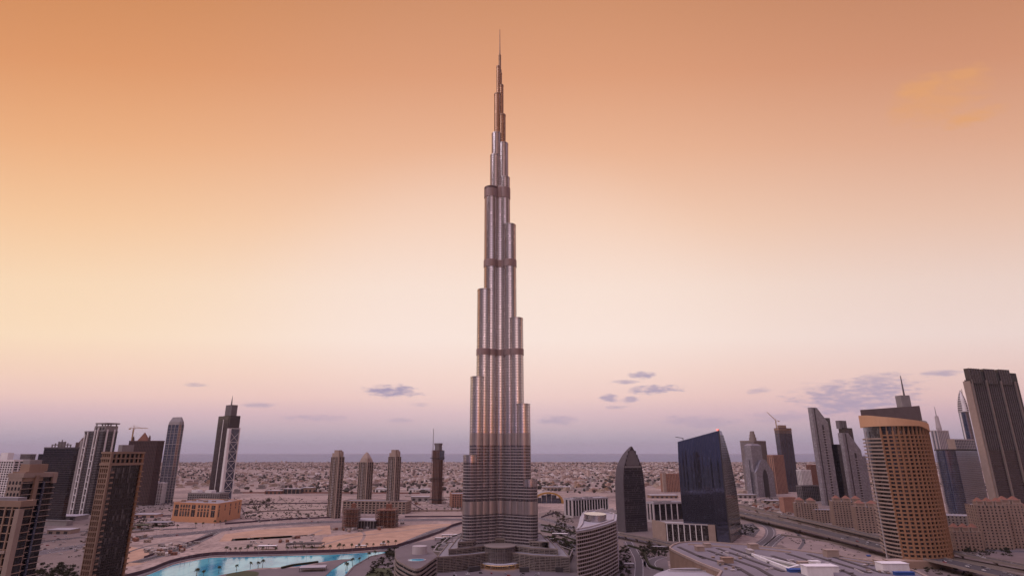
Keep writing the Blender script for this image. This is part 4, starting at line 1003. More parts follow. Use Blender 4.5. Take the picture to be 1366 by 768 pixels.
OAA = (loc, zt)
CR2 = (X_at(1036.5, 570, 2150), 2170, zt)
Y = 2100
r, W, D = block('apartment_block', 'white arcaded block of flats between the crane tower and the sliced grey tower', 'building', cb((1070, 640), (1064, 640), (1083, 640), Y, 70), Z_at(627, Y), 'g_grey', 'white', 4, 1.4, .6, 6, 2.4, .9)
Y = 2300
r, W, D = block('apartment_block', 'brown block of flats rising behind the white arcaded block', 'building', cb((1084, 640), (1078, 640), (1096, 640), Y, 60), Z_at(620, Y), 'g_brown', 'rust', 4, 1.4, .4, 6, 2.2, .6)
Y = 1750
r, W, D = block('office_block', 'low dark office slab at the foot of the sliced grey tower', 'building', cb((1070, 655), (1063, 655), (1094, 655), Y, 70), Z_at(648, Y), 'g_dark', 'midgrey', 4, 1.2, .4, 7, 1, .6)
# --- sliced towers
def sliced(label, corner, lft, rgt, Y, th, py_hi, py_lo, dark=None):
    loc, rz, W, D = cb(corner, lft, rgt, Y, th); zh, zl = Z_at(py_hi, Y), Z_at(py_lo, Y)
    r = thing('sliced_tower', label, 'tower', loc, rz, 'grey towers with sliced tops')
    rz_ = lambda q: zh if q[1] < -D * .12 else zl + (zh - zl) * (D / 2 - q[1]) / (D * .62)
    p = [(-W / 2, -D / 2), (W / 2, -D / 2), (W / 2, -D * .12), (W / 2, D / 2), (-W / 2, D / 2), (-W / 2, -D * .12)]
    pt('curtain_wall', 'g_lav', r, lambda mb: mb.loft([(0, p), (rz_, p)]))
    pt('slot', 'dark', r, lambda mb: mb.box(W / 2 - .5, W / 2 + .5, D * .06, D * .16, 10, zl - 8))
    for k in range(int((zl - 24) / 7)): pt('slot_fin', 'paleband', r, lambda mb: mb.box(W / 2 + .2, W / 2 + .9, D * .04, D * .18, 12 + k * 7, 13.6 + k * 7))
    pt('edge_strip', 'dark', r, lambda mb: mb.box(W / 2 - .3, W / 2 + .6, -D * .34, -D * .28, 0, zh - 2))
    pt('facade_frame', 'grey', r, lambda mb: (mb.bands([(-W / 2, -D / 2), (W / 2, -D / 2), (W / 2, D / 2), (-W / 2, D / 2)], 6, zl - 6, 14, .6, .25), mb.piers(rect(W, D), 0, zl - 4, 14, .7, .35)))
    return r, W, D, zh, zl
r, W, D, zh, zl = sliced('sliced grey tower with steep cut top and a dotted dark slot', (1091, 603), (1086, 603), (1110.5, 603), 1620, 62, 543, 562)
pt('rear_slab', 'g_dark', r, lambda mb: (mb.box(-W / 2 - 6, W / 2 - 4, D / 2 + .3, D / 2 + 18, 0, Z_at(556, 1620)), mb.box(-W / 2 - 4, W / 2 + 5, D / 2 + 18.1, D / 2 + 34, 0, Z_at(592, 1620))))
Y = 1720
r, W, D, zh, zl = sliced('shorter sliced grey tower partly hidden by the brown curved hotel', (1127.5, 603), (1121.5, 603), (1149, 603), Y, 66, 577, 600)
pt('rear_slab', 'g_maroon', r, lambda mb: mb.box(-W / 2 - 16, W / 2 - 12, -D * .1, D * .42, 0, Z_at(570, Y)))
pt('roof_fins', 'midgrey', r, lambda mb: [mb.box(-W / 2 - 14, W / 2 - 16, -D * .25 + i * D * .16, -D * .25 + i * D * .16 + D * .12, Z_at(571, Y), Z_at(560, Y)) for i in range(3)])
pt('side_block', 'g_lav', r, lambda mb: mb.box(-W / 2, W / 2 - 6, D / 2 + .2, D / 2 + 26, 0, Z_at(608, Y)))

# --- brown curved hotel tower
front_px = [(1155, 832), (1158, 812), (1164, 796), (1172, 785), (1180, 777), (1192, 771), (1205, 768), (1218, 768), (1231, 772), (1240, 779), (1244.5, 790)]
kk = lambda h_, Y_: ((h_ - CX) / F * cos(P) * Y_, Y_)
FRT = [kk(*p) for p in front_px]
FRS = smooth_line(FRT, 3)
back = [kk(1247, 820), kk(1236, 850), kk(1200, 862), kk(1168, 852)]
poly = FRS + back
OFF = (sum(p[0] for p in poly) / len(poly), sum(p[1] for p in poly) / len(poly), 0)
r = thing('curved_hotel_tower', 'brown curved hotel tower of square windows under a sweeping tan crown', 'hotel', OFF)
z_c0 = Z_at(569, 795); fh = 4.75
nfl = int((z_c0 - 18) / fh)
mb = MB(OFF); mb.prism(offset(poly, -1.5), 0, z_c0 + 8, 0, 1); mb.build('glazing', ['g_brown', 'roofdark'], r)
isplit = 13
bal = FRS[:isplit]; win = FRS[isplit - 1:]
def openstrip(mb, line, d0, d1, z0, z1, m=0): strip(mb, line, d0, d1, z0, z1, m)
for k in range(nfl):
    z_ = 10 + k * fh
    mb = MB(OFF); strip(mb, bal, -1.4, 1.4, z_, z_ + .5); strip(mb, bal, -1.4, -1.1, z_ + .51, z_ + 1.9); mb.build('balcony', 'beige', r)
mb = MB(OFF)
for k in range(nfl + 1): strip(mb, win, -.2, 1.4, 10 + k * fh - .6, 10 + k * fh + 1.15)
mb.build('spandrels', 'brown', r)
def resample(line, step):
    out = []; acc = 0; last = line[0]; out.append((line[0], 0))
    need = step
    for a, b_ in zip(line, line[1:]):
        L = hypot(b_[0] - a[0], b_[1] - a[1]); s_ = 0
        while acc + (L - s_) >= need - 1e-6:
            s_ += need - acc; acc = 0; out.append(((a[0] + (b_[0] - a[0]) * s_ / L, a[1] + (b_[1] - a[1]) * s_ / L), atan2(b_[1] - a[1], b_[0] - a[0])))
        acc += L - s_
    return out
mb = MB(OFF)
for i, ((x_, y_), a) in sorted([(1, q_) for q_ in resample(win, 6.6)] + [(0, q_) for q_ in resample(win, 6.6)], key=lambda q_: q_[0]):
    c, s_ = cos(a), sin(a); w = 1.1 if i % 2 else .36; dp = .55 if i % 2 else .95
    f = lambda u, v_: (x_ + c * u - s_ * v_, y_ + s_ * u + c * v_)
    mb.prism([f(-w, -dp), f(w, -dp), f(w, 1.2), f(-w, 1.2)], 8, z_c0 - (6 if i % 2 else 0))
mb.build('window_piers', 'brown', r)
mb = MB(OFF); (x_, y_) = FRS[4]; mb.bar((x_ - 1.6, y_ - 2.4, 0), (x_ - 1.6, y_ - 2.4, z_c0 - 6), 1.5); mb.build('corner_mast', 'paleband', r)
mb = MB(OFF); strip(mb, win, -.8, 1.6, 0, 9.2); mb.build('base_wall', 'tan', r)
# the crown: tall at the balcony end, sweeping down to the other
nF = len(FRS); b0 = 0; mb = MB(OFF); nsn = normals(FRS)
for i, (p, q) in enumerate(zip(FRS, nsn)):
    u = i / (nF - 1); zl_ = z_c0 - (7 * max(0, (u - .82) / .18)); zh_ = Z_at(552.5, 800) - 13.0 * u ** 1.3
    for dd in (-1.6, .4):
        mb.v += [(p[0] + q[0] * dd, p[1] + q[1] * dd, zl_), (p[0] + q[0] * dd, p[1] + q[1] * dd, zh_)]
for i in range(nF - 1):
    a = 4 * i; c = a + 4
    for f_ in ((a, c, c + 1, a + 1), (c + 2, a + 2, a + 3, c + 3), (a + 1, c + 1, c + 3, a + 3), (a + 2, c + 2, c, a)): mb.face(f_)
mb.build('crown', 'crown_tan', r)
zc1 = Z_at(552, 800)
slab = [kk(1157, 812), kk(1239, 798), kk(1239, 842), kk(1166, 848)]
xs = [p[0] for p in slab]; x0, x1 = min(xs), max(xs)
mb = MB(OFF); mb.loft([(z_c0 + 7, slab), (lambda q: Z_at(547, 820) + (Z_at(540.5, 820) - Z_at(547, 820)) * (q[0] - x0) / (x1 - x0), slab)], 0); mb.build('roof_slab', 'slatebrown', r)
bx = kk(1218, 835); zb = Z_at(541, 820)
mb = MB(OFF); mb.box(bx[0] - 6.5, bx[0] + 6.5, bx[1] - 6, bx[1] + 6, zb - 6, Z_at(527, 830)); mb.build('plant_tower', 'grey', r)
mb = MB(OFF); mb.loft([(Z_at(527, 830), rect(1.8, 1.8, bx[0] + 3, bx[1])), (Z_at(500.5, 830), rect(.8, .8, bx[0] + 3, bx[1]))]); mb.build('mast', 'midgrey', r)
mb = MB(OFF); q0, q1 = g(1200, 757), g(1278, 757); mb.box(q0[0], q1[0] + 2, q0[1] - 6, q0[1] + 14, 0, 8.5); mb.build('podium', 'tan', r)

# --- arched beige low-rise flats
solid('sandstone', (0.27, 0.195, 0.160))
def oldtown(label, px0, px1, pyt, pyb, Y, domes, mat='sandstone', grp='beige low-rise flats with arched tops', th=20):
    x0, x1 = X_at(px0, pyt, Y), X_at(px1, pyt, Y); W = x1 - x0; D = W * .7; zt = Z_at(pyt, Y)
    r = thing('lowrise_flats', label, 'building', ((x0 + x1) / 2, Y + D / 2, 0), radians(-th), grp)
    poly = rect(W, D)
    pt('glazing', ['g_brown', 'roofgrey'], r, lambda mb: mb.prism(poly, 0, zt, 0, 1))
    pt('facade_frame', mat, r, lambda mb: (mb.bands(poly, 2.6, zt + .5, 4.0, 1.9, .5), mb.piers(poly, 0, zt + .7, 5.2, 2.9, .8)))
    for k in range(domes):
        cx = -W / 2 + W * (k + .5) / domes
        s_ = min(W / domes * .38, 9)
        cr = pt('roof_pavilion', mat, r, lambda mb: (mb.box(cx - s_, cx + s_, -D / 2 + 1, -D / 2 + 1 + 2 * s_, zt, zt + 5), mb.ring(rect(2 * s_ + 1.2, 2 * s_ + 1.2, cx, -D / 2 + 1 + s_), rect(2 * s_ - 1, 2 * s_ - 1, cx, -D / 2 + 1 + s_), zt + 5, zt + 6)))
        pt('tiled_roof', 'rust', cr, lambda mb: mb.loft([(zt + 6.02, rect(2 * s_, 2 * s_, cx, -D / 2 + 1 + s_)), (zt + 11, rect(s_ * .3, s_ * .3, cx, -D / 2 + 1 + s_))]))
        pt('arch', 'beige' if mat == 'sandstone' else mat, cr, lambda mb: [mb.prism([(a_, -D / 2 + .4), (b_, -D / 2 + .4), (b_, -D / 2 + .9), (a_, -D / 2 + .9)], zt, zt + h_) for a_, b_, h_ in ((cx - s_ - .5, cx - s_ + 1.2, 7), (cx + s_ - 1.2, cx + s_ + .5, 7), (cx - s_ + 1.25, cx + s_ - 1.25, 1.2))])
    return r
oldtown('beige arched flats with rust roof closest to the small orange box building', 1065, 1092, 671, 694, 1260, 2)
oldtown('lower beige flats without pavilions between the two arched blocks', 1092, 1120, 680, 697, 1230, 0)
oldtown('widest beige arched flats with rust pavilions in front of the shorter sliced tower', 1117, 1152, 669, 704, 1150, 3)
oldtown('beige arched flats tucked against the brown curved hotel', 1146, 1175, 676, 712, 1080, 2)
Y = 1420
r, W, D = block('box_building', 'small plain orange box building beside the motorway', 'building', cb((1046, 672), (1040, 672), (1062, 672), Y, 70), Z_at(664, Y), 'pink', 'pink', 5, .6, .3, 8, .8, .4)
oldtown('brown row of flats seen behind the castle-like hotel wing', 1262, 1306, 688, 712, 1000, 0, 'taupe', None)
oldtown('tall castle-like beige flats with crenellated towers at the frame edge', 1306, 1340, 674, 731, 905, 3, 'sandstone', 'castle-like beige flats', 8)
oldtown('second castle-like beige block with pavilions under the huge dark tower', 1338, 1364, 672, 728, 915, 2, 'sandstone', 'castle-like beige flats', 8)
oldtown('low stepped beige wing at the castle flats, beside the motorway decks', 1274, 1308, 709, 733, 890, 3, 'sandstone', 'castle-like beige flats', 8)
oldtown('beige castle-like wing cut off by the frame edge', 1360, 1395, 680, 728, 925, 2, 'sandstone', 'castle-like beige flats', 8)

# --- distant spired tower, teardrop tower, dark curved block, framed tower, huge dark tower
Y = 2000; zt = Z_at(574, Y)
r, W, D = block('spired_tower', 'pale distant tower with a tapering lantern top and needle', 'tower', cb((1256, 603), (1247, 603), (1271, 603), Y, 60), zt, 'g_blue', 'paleband', 4, .8, .3, 12, 5, .6)
zc = Z_at(554, Y); zn = Z_at(541, Y)
pt('lantern', 'paleband', r, lambda mb: mb.loft([(zt, circ(W * .34, 0, 0, 12)), (zt + (zc - zt) * .2, circ(W * .42, 0, 0, 12)), (zt + (zc - zt) * .5, circ(W * .33, 0, 0, 12)), (zc, circ(W * .26, 0, 0, 12))]))
pt('needle', 'grey', r, lambda mb: mb.loft([(zc, circ(1.6, 0, 0, 8)), (zn, circ(.6, 0, 0, 8))]))
Y = 1700; zt = Z_at(549, Y); zc = Z_at(519, Y)
loc, rz, W, D = cb((1290, 580), (1279, 580), (1305, 580), Y, 58)
r = thing('teardrop_tower', 'blue glass tower whose striped crown curves into a teardrop point', 'tower', loc, rz)
rr = min(W, D) * .62
pt('curtain_wall', 'g_blue', r, lambda mb: mb.prism(circ(rr, 0, 0, 24), 0, zt)); pt('white_strip', 'white', r, lambda mb: mb.prism(circ(2.2, -rr * .35, -rr * .92, 8), 0, zt))
pt('crown', 'midgrey', r, lambda mb: mb.loft([(zt + (zc - zt) * u, circ(rr * max(.05, cos(u * pi / 2) ** .75) * 1.04, rr * .25 * u, 0, 24)) for u in [i / 10 for i in range(11)]]))
pt('crown_ribs', 'white', r, lambda mb: [mb.prism(circ(rr * max(.05, cos(u * pi / 2) ** .75) * 1.07, rr * .25 * u, 0, 24), zt + (zc - zt) * u, zt + (zc - zt) * u + 1.6) for u in [.03 + i * .1 for i in range(8)]])
pt('crown_shield', 'white', r, lambda mb: mb.loft([(zt + 2, circ(rr * .5, rr * .5, -rr * .62, 16)), (zt + (zc - zt) * .6, circ(rr * .42, rr * .4, -rr * .4, 16)), (zc - 3, circ(rr * .12, rr * .28, -rr * .1, 16))]))
pt('finial', 'grey', r, lambda mb: mb.bar((rr * .5, 0, zc - 20), (rr * .62, 0, zc + 3), 1.2))
Y = 1300; zt = Z_at(600, Y)
a0 = kk(1250, Y); a1 = kk(1302, Y + 60)
cv = [kk(1247, Y + 70), kk(1249, Y + 20), kk(1256, Y), kk(1266, Y - 6), kk(1275, Y + 4)]
poly = smooth_line(cv, 4) + [kk(1304, Y + 90), kk(1290, Y + 130)]
OFF = (sum(p[0] for p in poly) / len(poly), sum(p[1] for p in poly) / len(poly), 0)
r = thing('office_block', 'dark slate block with one smooth rounded end peeping past the brown curved hotel', 'building', OFF)
mb = MB(OFF); mb.prism(poly, 0, zt, 0, 1); mb.build('curtain_wall', ['g_blue', 'roofgrey'], r)
mb = MB(OFF); mb.bands(poly, 3, zt - 2, 4, .5, .2); mb.ring(offset(poly, .4), offset(poly, -2), zt - 1, zt + 2); mb.build('facade_frame', 'dark', r)
Y = 1500; zt = Z_at(586, Y)
r, W, D = block('residential_tower', 'tan-topped slab with a white framed grid beside the huge dark tower', 'tower', cb((1277, 603), (1267, 603), (1303, 603), Y, 66), zt, 'g_blue', 'paleband', 7, 1.0, .4, 7, 1.3, .7)
pt('end_wall', 'beige', r, lambda mb: mb.box(-W / 2 - .6, W / 2, -D / 2 - 1.2, -D / 2 - .2, 20, zt + 2))
pt('low_wall', 'g_dark', r, lambda mb: mb.box(-W / 2 - .5, W / 2 + 1.2, -D / 2 - .5, D / 2 + 1, 0, Z_at(632, Y)))
Y = 1290; zt = Z_at(506, Y); zc = Z_at(491, Y)
loc, rz, W, D = cb((1316, 603), (1307, 603), (1402, 603), Y, 72)
r = thing('skyscraper', 'huge dark slab tower with long pale ribs, beige end wall and three raised crown blocks', 'tower', loc, rz)
pt('glazing', ['g_maroon', 'roofdark'], r, lambda mb: mb.prism(rect(W - 2, D), 0, zt, 0, 1))
pt('end_wall', 'beige', r, lambda mb: mb.box(-W / 2 - 1, W / 2, -D / 2 - 2.5, -D / 2 - .1, 0, zt - 3))
zm = Z_at(600, Y)
for i in range(4): pt('main_rib', 'taupe', r, lambda mb: mb.box(W / 2 - 1.2, W / 2 + 2.2, -D / 2 + D * (.005 + i * .30), -D / 2 + D * (.005 + i * .30) + 3.2, 0, zt + 1))
pt('thin_ribs', 'midgrey', r, lambda mb: [mb.box(W / 2 - 1.2, W / 2 + .2, -D / 2 + D * .04 + i * D * .043, -D / 2 + D * .04 + i * D * .043 + .7, zm, zt) for i in range(22)])
pt('floor_lines', 'dark', r, lambda mb: mb.bands(rect(W - 2, D), 4, zt - 2, 4, .8, .3))
for i in range(3):
    y0 = -D / 2 + D * (.0 + i * .31); y1 = y0 + D * .22
    c_ = pt('crown_block', 'g_maroon', r, lambda mb: mb.box(W / 2 - 9, W / 2 + 1.6, y0, y1, zt - 8, zc + i * .8))
    pt('crown_fins', 'midgrey', c_, lambda mb: [mb.box(W / 2 + 1.5, W / 2 + 2.1, y0 + .5 + j * (y1 - y0 - 1.5) / 4, y0 + 1.5 + j * (y1 - y0 - 1.5) / 4, zt - 6, zc + i * .8 + .6) for j in range(5)])
pt('crown_link', 'g_dark', r, lambda mb: mb.box(W / 2 - 8, W / 2 + .4, -D / 2 + 2, D / 2 - 2, zt + .2, zc - 5))

# --- shopping mall in the foreground
ZM = 26.0
mall_px = [(893, 730.5), (897, 727), (905, 724), (920, 722.3), (942, 722.3), (1000, 727), (1060, 733.5), (1120, 741.5), (1185, 752), (1222, 762), (1262, 782), (1262, 860), (900, 860), (962, 762), (935, 751.5), (910, 740), (898, 734)]
poly = [g(*p, ZM) for p in mall_px]
a = sum(poly[i - 1][0] * poly[i][1] - poly[i][0] * poly[i - 1][1] for i in range(len(poly)))
if a < 0: poly.reverse()
OFF = (sum(p[0] for p in poly) / len(poly), sum(p[1] for p in poly) / len(poly), 0)
mall = thing('shopping_mall', 'sprawling mall roof with dark parallel seams, ending in a rounded tan wall', 'mall', OFF)
mb = MB(OFF); mb.prism(poly, 0, ZM, 0, 1); mb.build('wall', ['tan', 'mallroof'], mall)
mb = MB(OFF); mb.ring(offset(poly, .6), offset(poly, -1.4), ZM - 1.2, ZM + 1.2); mb.build('parapet', 'beige', mall)
mb = MB(OFF); mb.piers(poly, 0, ZM - 1.3, 4, .6, .4); mb.build('wall_ribs', 'tan', mall)
def seam(a_, b_, w=4.2, h=.5, mat='rib', nm='roof_seam'):
    p, q = g(*a_, ZM), g(*b_, ZM); mb = MB(OFF); mb.bar((*p, ZM + h / 2), (*q, ZM + h / 2), w, h); mb.build(nm, mat, mall)
for a_, b_ in (((932, 741), (985, 757)), ((945, 734), (1010, 757)), ((957, 731), (1045, 762)), ((975, 731), (1070, 764)), ((1030, 741), (1098, 762)), ((1050, 738), (1130, 763)), ((1078, 739), (1160, 764)), ((1110, 742), (1178, 764)), ((905, 729), (940, 745)), ((985, 757), (1015, 775)), ((1010, 757), (1050, 780)), ((1130, 763), (1165, 780))): seam(a_, b_)
for a_, b_ in (((918, 726), (975, 730)), ((1000, 731), (1055, 737)), ((1120, 745), (1180, 755))): seam(a_, b_, 1.2, 1.4, 'beige', 'roof_curb')
def rbox(c, w, dd, h, mat, nm='roof_unit', par=None):
    x_, y_ = g(*c, ZM); mb = MB(OFF); mb.box(x_ - w / 2, x_ + w / 2, y_, y_ + dd, ZM + .02, ZM + h); mb.box(x_ - w / 2 - .4, x_ + w / 2 + .4, y_ - .4, y_ + dd + .4, ZM + h, ZM + h + .5); return mb.build(nm, mat, mall)
for c, w, dd, h, mt in (((935, 735), 9, 9, 5, 'beige'), ((945, 730), 7, 9, 4, 'beige'), ((972, 751), 11, 7, 5, 'tan'), ((963, 753), 5, 6, 3, 'beige'), ((1007, 732.5), 10, 9, 5.5, 'beige'), ((1004, 739), 5, 12, 4, 'paleband'),
                        ((1112, 743), 13, 9, 7, 'beige'), ((1095, 768), 24, 12, 8, 'white'), ((1110, 763), 14, 14, 5, 'white'), ((1078, 757), 15, 7, 5, 'beige'), ((1090, 759), 9, 6, 7, 'white'), ((1197, 764), 25, 12, 8, 'white'), ((1190, 756), 20, 14, 5, 'beige'), ((1200, 757), 16, 12, 6, 'beige')): rbox(c, w, dd, h, mt)
rq = random.Random(9)
for i in range(46):
    cx_ = rq.uniform(935, 1190); lo_ = 727 + max(0, cx_ - 960) * .115; cy_ = rq.uniform(lo_ + 3, min(767, lo_ + 34)); rbox((cx_, cy_), rq.uniform(1.2, 3.5), rq.uniform(1, 3), rq.uniform(.8, 2), rq.choice(('paleband', 'beige', 'grey', 'midgrey')), 'roof_vent')
for i in range(7):
    cx_ = 960 + i * 30; seam((cx_, 735 + i * 4), (cx_ + 12, 741 + i * 4), .8, 1.2, 'paleband', 'roof_duct')
for c, w, dd, h in (((1068, 763), 20, 7, 2.2), ((1208, 767), 18, 4, 2.4), ((1160, 742), 3, 3, 1)): rbox(c, w, dd, h, 'blue', 'blue_skylight')
# white skylight frame and light grey canopy with an oval hole
p4 = [g(*p, ZM) for p in ((1003, 741), (1066, 757), (1052, 761), (1012, 745))]
a = sum(p4[i - 1][0] * p4[i][1] - p4[i][0] * p4[i - 1][1] for i in range(4))
if a < 0: p4.reverse()
mb = MB(OFF); mb.ring(offset(p4, 1.2), offset(p4, -1.2), ZM + .05, ZM + 3); sk = mb.build('skylight_frame', 'white', mall)
mb = MB(OFF); mb.prism(offset(p4, -1.25), ZM + .03, ZM + 1.4); mb.build('skylight_glass', 'g_dark', sk)
ZC = 20.0
cc = g(925, 763, ZC)
cpo = [g(*p, ZC) for p in ((868, 772), (888, 760), (905, 757), (945, 757), (958, 760), (1000, 766), (1060, 780), (1060, 830), (860, 830))]
a = sum(cpo[i - 1][0] * cpo[i][1] - cpo[i][0] * cpo[i - 1][1] for i in range(len(cpo)))
if a < 0: cpo.reverse()
can = thing('entrance_canopy', 'smooth pale grey canopy curving before the rounded tan mall wall', 'canopy', (cc[0], cc[1], 0)); OF2 = (cc[0], cc[1], 0)
cps = smooth_line(cpo + [cpo[0]], 4)[:-1]
mb = MB(OF2); mb.prism(cps, ZC - 2, ZC); mb.prism(offset(cps, -6), 0, ZC - 2.02); mb.build('roof', 'rooflight', can)
xo, yo = g(925, 761, ZC); mb = MB(OF2); mb.prism(circ(24, xo, yo, 36, 5.5), ZC + .004, ZC + .5); mb.build('oval_opening', 'roofdark', can)
mb = MB(OF2); mb.ring(circ(26, xo, yo, 36, 6.6), circ(24.1, xo, yo, 36, 5.6), ZC, ZC + 1.3); mb.build('opening_rim', 'paleband', can)

# ------------------------------------------------------------------ cranes
def crane(label, x, y, z0, h, jib, ang, luff=0):
    r = thing('tower_crane', label, 'crane', (x, y, z0), ang, 'tower cranes')
    pt('mast', 'yellow', r, lambda mb: ([mb.bar((a, b_, -30), (a, b_, h), .6) for a in (-1, 1) for b_ in (-1, 1)], [mb.bar((-1, -1, k * 4), (1, -1, k * 4 + 4), .4) for k in range(int(h / 4))], [mb.bar((1, -1, k * 4), (1, 1, k * 4 + 4), .4) for k in range(int(h / 4))]))
    e = (jib * cos(luff), 0, h + jib * sin(luff))
    pt('jib', 'yellow', r, lambda mb: (mb.bar((0, 0, h), e, .9), mb.bar((0, 0, h + 3), (e[0] * .95, 0, e[2] + (1 if luff == 0 else 0)), .5), [mb.bar((e[0] * t, 0, h + (e[2] - h) * t), (e[0] * (t + .05), 0, h + 3 * (1 - t) + (e[2] - h) * (t + .05)), .4) for t in [i / 12 for i in range(11)]]))
    pt('counter_jib', 'yellow', r, lambda mb: (mb.bar((0, 0, h), (-jib * .3, 0, h), 1.0), mb.box(-jib * .32, -jib * .22, -1.5, 1.5, h - 3, h - .6)))
    pt('cab', 'white', r, lambda mb: mb.box(.8, 3.2, -1.4, 1.2, h - 3, h - .6))
    pt('apex', 'yellow', r, lambda mb: (mb.bar((0, 0, h), (0, 0, h + 8), .8), mb.bar((0, 0, h + 8), (jib * .6 * cos(luff), 0, h + jib * .6 * sin(luff)), .3), mb.bar((0, 0, h + 8), (-jib * .28, 0, h), .3)))
Y = 1640; z0 = Z_at(588, Y); crane('thin crane beside the small pyramid roof of the dark maroon tower', X_at(175.5, 588, Y), Y, z0, Z_at(571, Y) - z0, 38, 0.1)
Y = 2160; z0 = Z_at(571, Y); crane('luffing crane with raised arm on the unfinished dark blue tower', X_at(1036, 571, Y), Y, z0, Z_at(561, Y) - z0, 42, pi, radians(48))

# ------------------------------------------------------------------ vegetation
def leafball(mb, c, rx, rz, n, size, rnd, m=0, fill=.55):
    cl = [(rnd.gauss(0, .45), rnd.gauss(0, .45), rnd.gauss(0, .42)) for _ in range(max(4, n // 14))]
    for _ in range(n):
        q = rnd.choice(cl)
        p = [c[0] + rx * (q[0] + rnd.gauss(0, .26)), c[1] + rx * (q[1] + rnd.gauss(0, .26)), c[2] + rz * (q[2] + rnd.gauss(0, .26))]
        if p[2] < c[2] - rz: p[2] = c[2] - rz * .8
        a = Vector((rnd.gauss(0, 1), rnd.gauss(0, 1), rnd.gauss(0, 1))).normalized(); b_ = a.orthogonal().normalized(); s_ = size * rnd.uniform(.6, 1.3)
        e = a.cross(b_)
        mb.quad([tuple(Vector(p) + b_ * s_), tuple(Vector(p) + e * s_ * .7), tuple(Vector(p) - b_ * s_ * .9), tuple(Vector(p) - e * s_ * .8)], m)
def tree_proto(h, rx, mat, n, seed):
    rnd = random.Random(seed)
    r = thing('tree', None, 'tree', (0, -500, 0))
    def tr(mb):
        mb.loft([(0, circ(.28, 0, 0, 7)), (h * .3, circ(.2, .1, 0, 7)), (h * .62, circ(.1, .2, .1, 7))])
        for k in range(4):
            a = k * 1.6 + rnd.random(); mb.bar((.1, 0, h * (.3 + .06 * k)), (rx * .6 * cos(a), rx * .6 * sin(a), h * (.55 + .08 * k)), .16)
    pt('trunk', 'trunk', r, tr)
    mb = MB(); leafball(mb, (0, 0, h * .64), rx, h * .36, n, .62, rnd); mb.build('crown', mat, r)
    return r
def palm_proto(h, seed, spread=2.8):
    rnd = random.Random(seed); r = thing('palm_tree', None, 'palm', (0, -500, 0))
    pt('trunk', 'trunk', r, lambda mb: mb.loft([(0, circ(.34, 0, 0, 8)), (h * .4, circ(.24, .1, 0, 8)), (h * .95, circ(.22, .25, .1, 8))]))
    mb = MB()
    for k in range(22):
        a = k * 2.4; up = rnd.uniform(-.2, 1.1); pr = None
        for j in range(5):
            t = j / 4; x_ = .25 + cos(a) * spread * t * cos(up * .5); y_ = .1 + sin(a) * spread * t * cos(up * .5); z_ = h * .95 + spread * (up * t - 1.0 * t * t)
            w = .45 * (1 - .75 * t) + .06; nx_, ny_ = -sin(a) * w, cos(a) * w
            cur = ((x_ + nx_, y_ + ny_, z_ - .15), (x_, y_, z_ + .1), (x_ - nx_, y_ - ny_, z_ - .15))
            if pr: mb.quad([pr[0], pr[1], cur[1], cur[0]]); mb.quad([pr[1], pr[2], cur[2], cur[1]])
            pr = cur
    mb.build('crown', 'frond', r); return r
protos = [tree_proto(7.5, 3.4, 'leaf', 260, 1), tree_proto(6.0, 3.0, 'leaf', 220, 2), tree_proto(8.5, 4.2, 'leafdry', 300, 3), tree_proto(5.0, 2.6, 'leafdry', 180, 4)]
palms = [palm_proto(8.5, 7), palm_proto(7, 8, 2.5)]
used = set(); SHRUB = MB()
def put(proto, x, y, z, label, cat, group, sc=1.0):
    if proto.name in used: o = copy_tree(proto)
    else: used.add(proto.name); o = proto
    o.location = (x, y, z); o.rotation_euler = (0, 0, R.uniform(0, 6.28)); o.scale = (sc,) * 3
    tag(o, label, cat, group); return o
def inpoly(pxs, n, fn):
    pts = [g(*p) for p in pxs]; xs = [p[0] for p in pts]; ys = [p[1] for p in pts]; k = 0; tries = 0
    while k < n and tries < n * 60:
        tries += 1; x_, y_ = R.uniform(min(xs), max(xs)), R.uniform(min(ys), max(ys)); ins = False
        for i in range(len(pts)):
            (xa, ya), (xb, yb) = pts[i - 1], pts[i]
            if (ya > y_) != (yb > y_) and x_ < (xb - xa) * (y_ - ya) / (yb - ya) + xa: ins = not ins
        if ins: fn(x_, y_); k += 1
def grove(pxs, n, label, group, kinds=(0, 1, 2), sc=(.7, 1.2)):
    inpoly(pxs, max(6, int(n * .54)), lambda x_, y_: put(protos[R.choice(kinds)], x_, y_, 0, label, 'tree', group, R.uniform(*sc) * .78))
    inpoly(pxs, n * 2, lambda x_, y_: leafball(SHRUB, (x_, y_, 1.0), R.uniform(1.5, 3.2), 1.3, 34, .6, R))
grove([(488, 768), (496, 750), (512, 742), (524, 742), (527, 756), (524, 772)], 34, 'low bushy tree in the garden between turquoise lake and curved residence', 'trees in the lakeside garden', (0, 1), (.5, .9))
grove([(513, 742), (520, 733), (530, 731), (527, 744)], 16, 'dark tree at the lake end beside the curved residence', 'trees at the lake end')
grove([(575, 733), (590, 722), (614, 714), (616, 722), (596, 733)], 44, 'tree in the terrace garden at the silver tower base, on its lake side', 'trees by the tower base on the lake side', (0, 1, 3))
grove([(722, 725), (735, 716), (768, 726), (765, 742), (735, 736)], 46, 'tree in the garden between silver tower podium and curved hotel', 'trees between podium and hotel', (0, 1, 2))
grove([(722, 704), (742, 697), (770, 706), (768, 716), (740, 712)], 36, 'tree along the roads below the white columned office', 'trees below the columned office', (2, 3))
grove([(726, 688), (735, 680), (762, 688), (765, 700), (745, 694)], 30, 'dusty tree on the sandy slope under the white columned office', 'trees on the sandy slope', (2, 3))
grove([(826, 745), (828, 726), (838, 730), (842, 760), (838, 790), (826, 790)], 30, 'dark tree crowding behind the curved hotel', 'trees behind the hotel', (0, 1))
